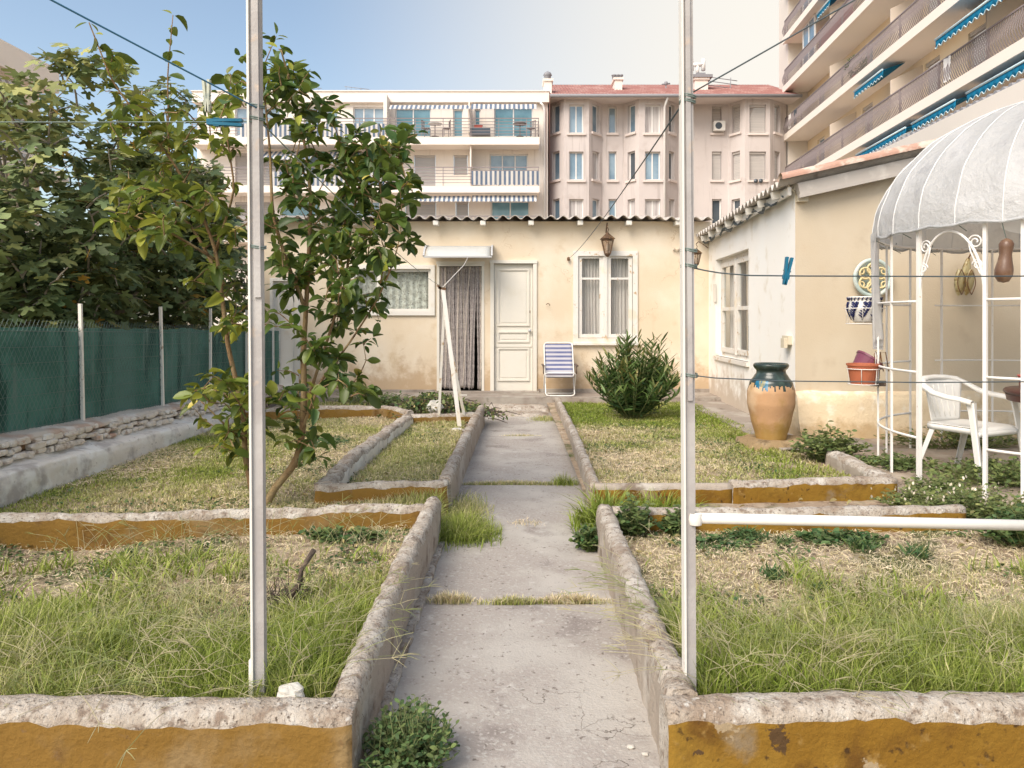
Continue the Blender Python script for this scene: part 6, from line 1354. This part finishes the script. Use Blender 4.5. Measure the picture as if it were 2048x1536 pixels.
def awn(px0, px1, k, drop=.28, out=.85, op=1):
    a0, a1 = BY(px0, 1.4), BY(px1, 1.4); z = SZ[k]-.36; m = MB(); n = int((a1-a0)/.12)
    m.grid(lambda a, b: fB.pt(a0+(a1-a0)*a, z-drop*b, .55+out*b), 8, 3); m.grid(lambda a, b: fB.pt(a0+(a1-a0)*a, z-drop-(.24+.05*math.sin(a*n*2.4))*b, .55+out), n*3, 1)
    o = m.build('awning', M['b_awn'], fl_, solid=.02); m = MB(); m.tube([fB.pt(a0+(a1-a0)*u/(n*3), z-drop-.25-.05*math.sin(u/(n*3)*n*2.4), .57+out) for u in range(n*3+1)], .018, 4, cap=False); m.tube([fB.pt(a0, z-drop+.02, .57+out), fB.pt(a1, z-drop+.02, .57+out)], .04, 6); m.build('awning_edge', M['b_awn_edge'], o)
awn(1713, 1812, 3); awn(1824, 1911, 3); awn(1934, 2100, 3); awn(1709, 1766, 4); awn(1893, 2030, 4, .95, 1.2); awn(1634, 1660, 6, .6); awn(1900, 2060, 5)
m = MB(); a0, a1 = BY(1608, 1.0), BY(1632, 1.0)
for k in (5, 6): fB.frame(m, a0, a1, SZ[k]+.05, SZ[k+1]-.35, .07, 1.0, 1.08); fB.box(m, (a0+a1)/2-.04, (a0+a1)/2+.04, SZ[k]+.1, SZ[k+1]-.4, 1.0, 1.08)
gl = m.build('glazed_balcony', M['b_frame'], fl_); m = MB()
for k in (5, 6): m.quad(fB.pt(a0, SZ[k]+.06, 1.04), fB.pt(a1, SZ[k]+.06, 1.04), fB.pt(a1, SZ[k+1]-.36, 1.04), fB.pt(a0, SZ[k+1]-.36, 1.04))
m.build('pane', M['b_glass'], gl)
for (p0, p1, k, mt) in ((1632, 1700, 5, 'b_wine'), (1603, 1628, 3, 'b_rail'), (1632, 1660, 6, 'b_fin'), (1990, 2040, 4, 'b_fin')):
    a0, a1 = BY(p0), BY(p1); m = MB(); m.grid(lambda a, b: fB.pt(a0+(a1-a0)*a, SZ[k]+.1+.85*b, 1.27+.01*math.sin(a*60)), 20, 2); m.build('railing_cloth', M[mt], fl_)
for n_, (px_, k, s) in enumerate(((1716, 4, .45), (1975, 4, .5), (1660, 6, .4))):
    a = BY(px_, .9); c = fB.pt(a, SZ[k]+.03, .95); r_ = thing('balcony_plant', ['round dark green potted shrub on the lower balcony beside a blue awning', 'dark potted plant behind the railing near the right edge', 'flowering plant on a high balcony of the tall flats'][n_], 'plant', c)
    m = MB(); m.lathe([(0, 0), (.16, 0), (.22, .35), (.18, .35), (0, .3)], c, 12); m.build('pot', M['terra'], r_)
    q = 500; v = rng.normal(0, 1, (q, 3)); v /= np.linalg.norm(v, axis=1, keepdims=True); pos = np.array(c)+np.array([0, 0, .35+s*.9])+v*s*rng.uniform(.5, 1, q)[:, None]
    place(*SMALL, pos, v, nrand(q)+np.array([0, 0, 1.]), rng.uniform(.08, .16, q), np.clip(rng.normal(.85, .15, q), 0, 1), 'foliage', M['weed'], r_)
for k, px_ in ((4, 1585), (4, 1596), (3, 1900)):
    a = BY(px_, 1.2); m = MB(); m.grid(lambda u, v: fB.pt(a+.5*u, SZ[k]+.95-.8*v, 1.42+.03*math.sin(u*9)), 8, 6); m.build('laundry', M['b_frame'] if px_ != 1596 else M['b_darkglass'], label={1585: 'white laundry hung over the far end of a balcony railing', 1596: 'dark laundry hung beside the white laundry on the balcony', 1900: 'white cloth hung on a lower balcony of the tall flats'}[px_], cat='laundry')
# low neighbour building at the right with tiled parapet
nb = thing('garage_building', 'low neighbouring building with pale parapet behind the white gazebo', 'building', (8.5, 15, 0)); fN = Face((8.0, 19.5), (7.72, 9.6))
m = MB(); fN.wall(m, 0, fN.L, 0, 4.6, (), .1); fN.box(m, 0, fN.L, 4.6, 5.05, -.3, .10); m.box(8.0, 13, 19.45, 19.6, 0, 5.0); m.build('wall', M['b_apt'], nb)
m = MB()
for q in range(52): c = fN.pt(.1+.19*q, 5.06, .06); m.tube([c, c-fN.n*.5+Z*.06], .062, 8)
m.build('parapet_tiles', M['b_gutter'], nb)
m = MB(); m.grid(lambda a, b: (8.55+.55*math.cos(math.pi*a)*math.cos(b*1.5), 15.9+.7*b, 4.9+.55*math.sin(math.pi*a)*math.cos(b*1.3)), 20, 10); m.build('rooflight_dome', M['polycarb'], nb)
# pale block at the far left
M['b_peach'] = mat('pale_peach_facade', (.93, .84, .74), [((.88, .78, .68), .6, .45, .7)], .9)
fL = Face((-15.75-.03*16, 9.0), (-15.75, 25.0)); lb_ = thing('apartment_building', 'pale block with striped awning rising above the fig tree at the left edge', 'building', (-16, 18, 0))
hs = [(L0, L0+1.8, 6.4, 8.6) for L0 in (1, 4.5, 8, 11.4, 13.6)]; HL = 9.9
m = MB(); fL.wall(m, 0, fL.L, 0, HL-.8, hs, .2); m.quad(fL.pt(fL.L, 0), (-26, 25, 0), (-26, 25, HL), fL.pt(fL.L, HL)); m.build('wall', M['b_peach'], lb_)
m = MB(); fL.box(m, -.2, fL.L+.35, HL-.8, HL, -10, .45); m.build('cornice', M['b_peach'], lb_)
for h in hs: fwin(lb_, fL, *h, 'glass', 1)
m = MB(); fL.box(m, 0, fL.L, 6.0, 6.25, .003, 1.0)
for q in range(6): fL.box(m, 0, fL.L, 6.35+.17*q, 6.38+.17*q, .95, .98)
m.build('balcony', M['b_slab'], lb_); m = MB(); m.grid(lambda a, b: fL.pt(fL.L*.45+fL.L*.5*a, HL-1.0-.32*b-.04*abs(math.sin(a*60))*b, .25+.2*b), 120, 2); m.build('awning', M['b_stripe2'] if 'b_stripe2' in M else stripemat('brown_white_stripe', (.35, .28, .24), (.8, .76, .7), 1, .35), lb_)

# ---------------------------------------------------------------- light, sky, camera
SUN_EL, SUN_AZ = R(46), R(217)      # azimuth clockwise from the view direction: behind the viewer, to the left
w = bpy.data.worlds.new('World'); sc.world = w; w.use_nodes = True; nt = w.node_tree
sky = nt.nodes.new('ShaderNodeTexSky'); sky.sky_type = 'NISHITA'; sky.sun_disc = False; sky.sun_elevation = SUN_EL; sky.sun_rotation = SUN_AZ
sky.air_density = 1.0; sky.dust_density = 2.0; sky.ozone_density = 1.2; sky.altitude = 0
tc = nt.nodes.new('ShaderNodeTexCoord'); dp = nt.nodes.new('ShaderNodeVectorMath'); dp.operation = 'DOT_PRODUCT'; nt.links.new(tc.outputs['Generated'], dp.inputs[0])
dp.inputs[1].default_value = Vector((math.sin(R(38))*math.cos(R(16)), math.cos(R(38))*math.cos(R(16)), math.sin(R(16))))
SKT = (1.0, .93, .82)
tinted = nt.nodes.new('ShaderNodeMix'); tinted.data_type = 'RGBA'; tinted.blend_type = 'MULTIPLY'; tinted.inputs[0].default_value = 1; tinted.inputs[7].default_value = (*SKT, 1); nt.links.new(sky.outputs[0], tinted.inputs[6])
hz = _range(nt, dp.outputs['Value'], .60, .985)          # bright hazy part of the sky to the right
cmb = _mix(nt, hz, tinted.outputs[2], (3.85, 3.65, 3.3))
nt.links.new(cmb, nt.nodes['Background'].inputs[0]); nt.nodes['Background'].inputs[1].default_value = .075
sl = bpy.data.lights.new('sun', 'SUN'); sl.energy = .98; sl.angle = R(38); sl.color = (1, .94, .85); so = bpy.data.objects.new('sun', sl); col.objects.link(so)
dv = Vector((math.sin(SUN_AZ)*math.cos(SUN_EL), math.cos(SUN_AZ)*math.cos(SUN_EL), math.sin(SUN_EL))); so.rotation_euler = dv.to_track_quat('Z', 'Y').to_euler(); so.location = (0, 0, 30)
cd = bpy.data.cameras.new('camera'); cd.sensor_width = 36; cd.lens = 36*F/2048; cd.shift_y = -(768-HY)/2048; cd.clip_end = 3000; cd.clip_start = .05
co = bpy.data.objects.new('camera', cd); col.objects.link(co); co.location = (0, 0, CZ); co.rotation_euler = (R(90), 0, 0); sc.camera = co
sc.view_settings.view_transform = 'Standard'; sc.view_settings.look = 'None'; sc.view_settings.exposure = 1.8; sc.view_settings.gamma = 1
sc.cycles.max_bounces = 6; sc.cycles.transparent_max_bounces = 8; sc.cycles.diffuse_bounces = 3
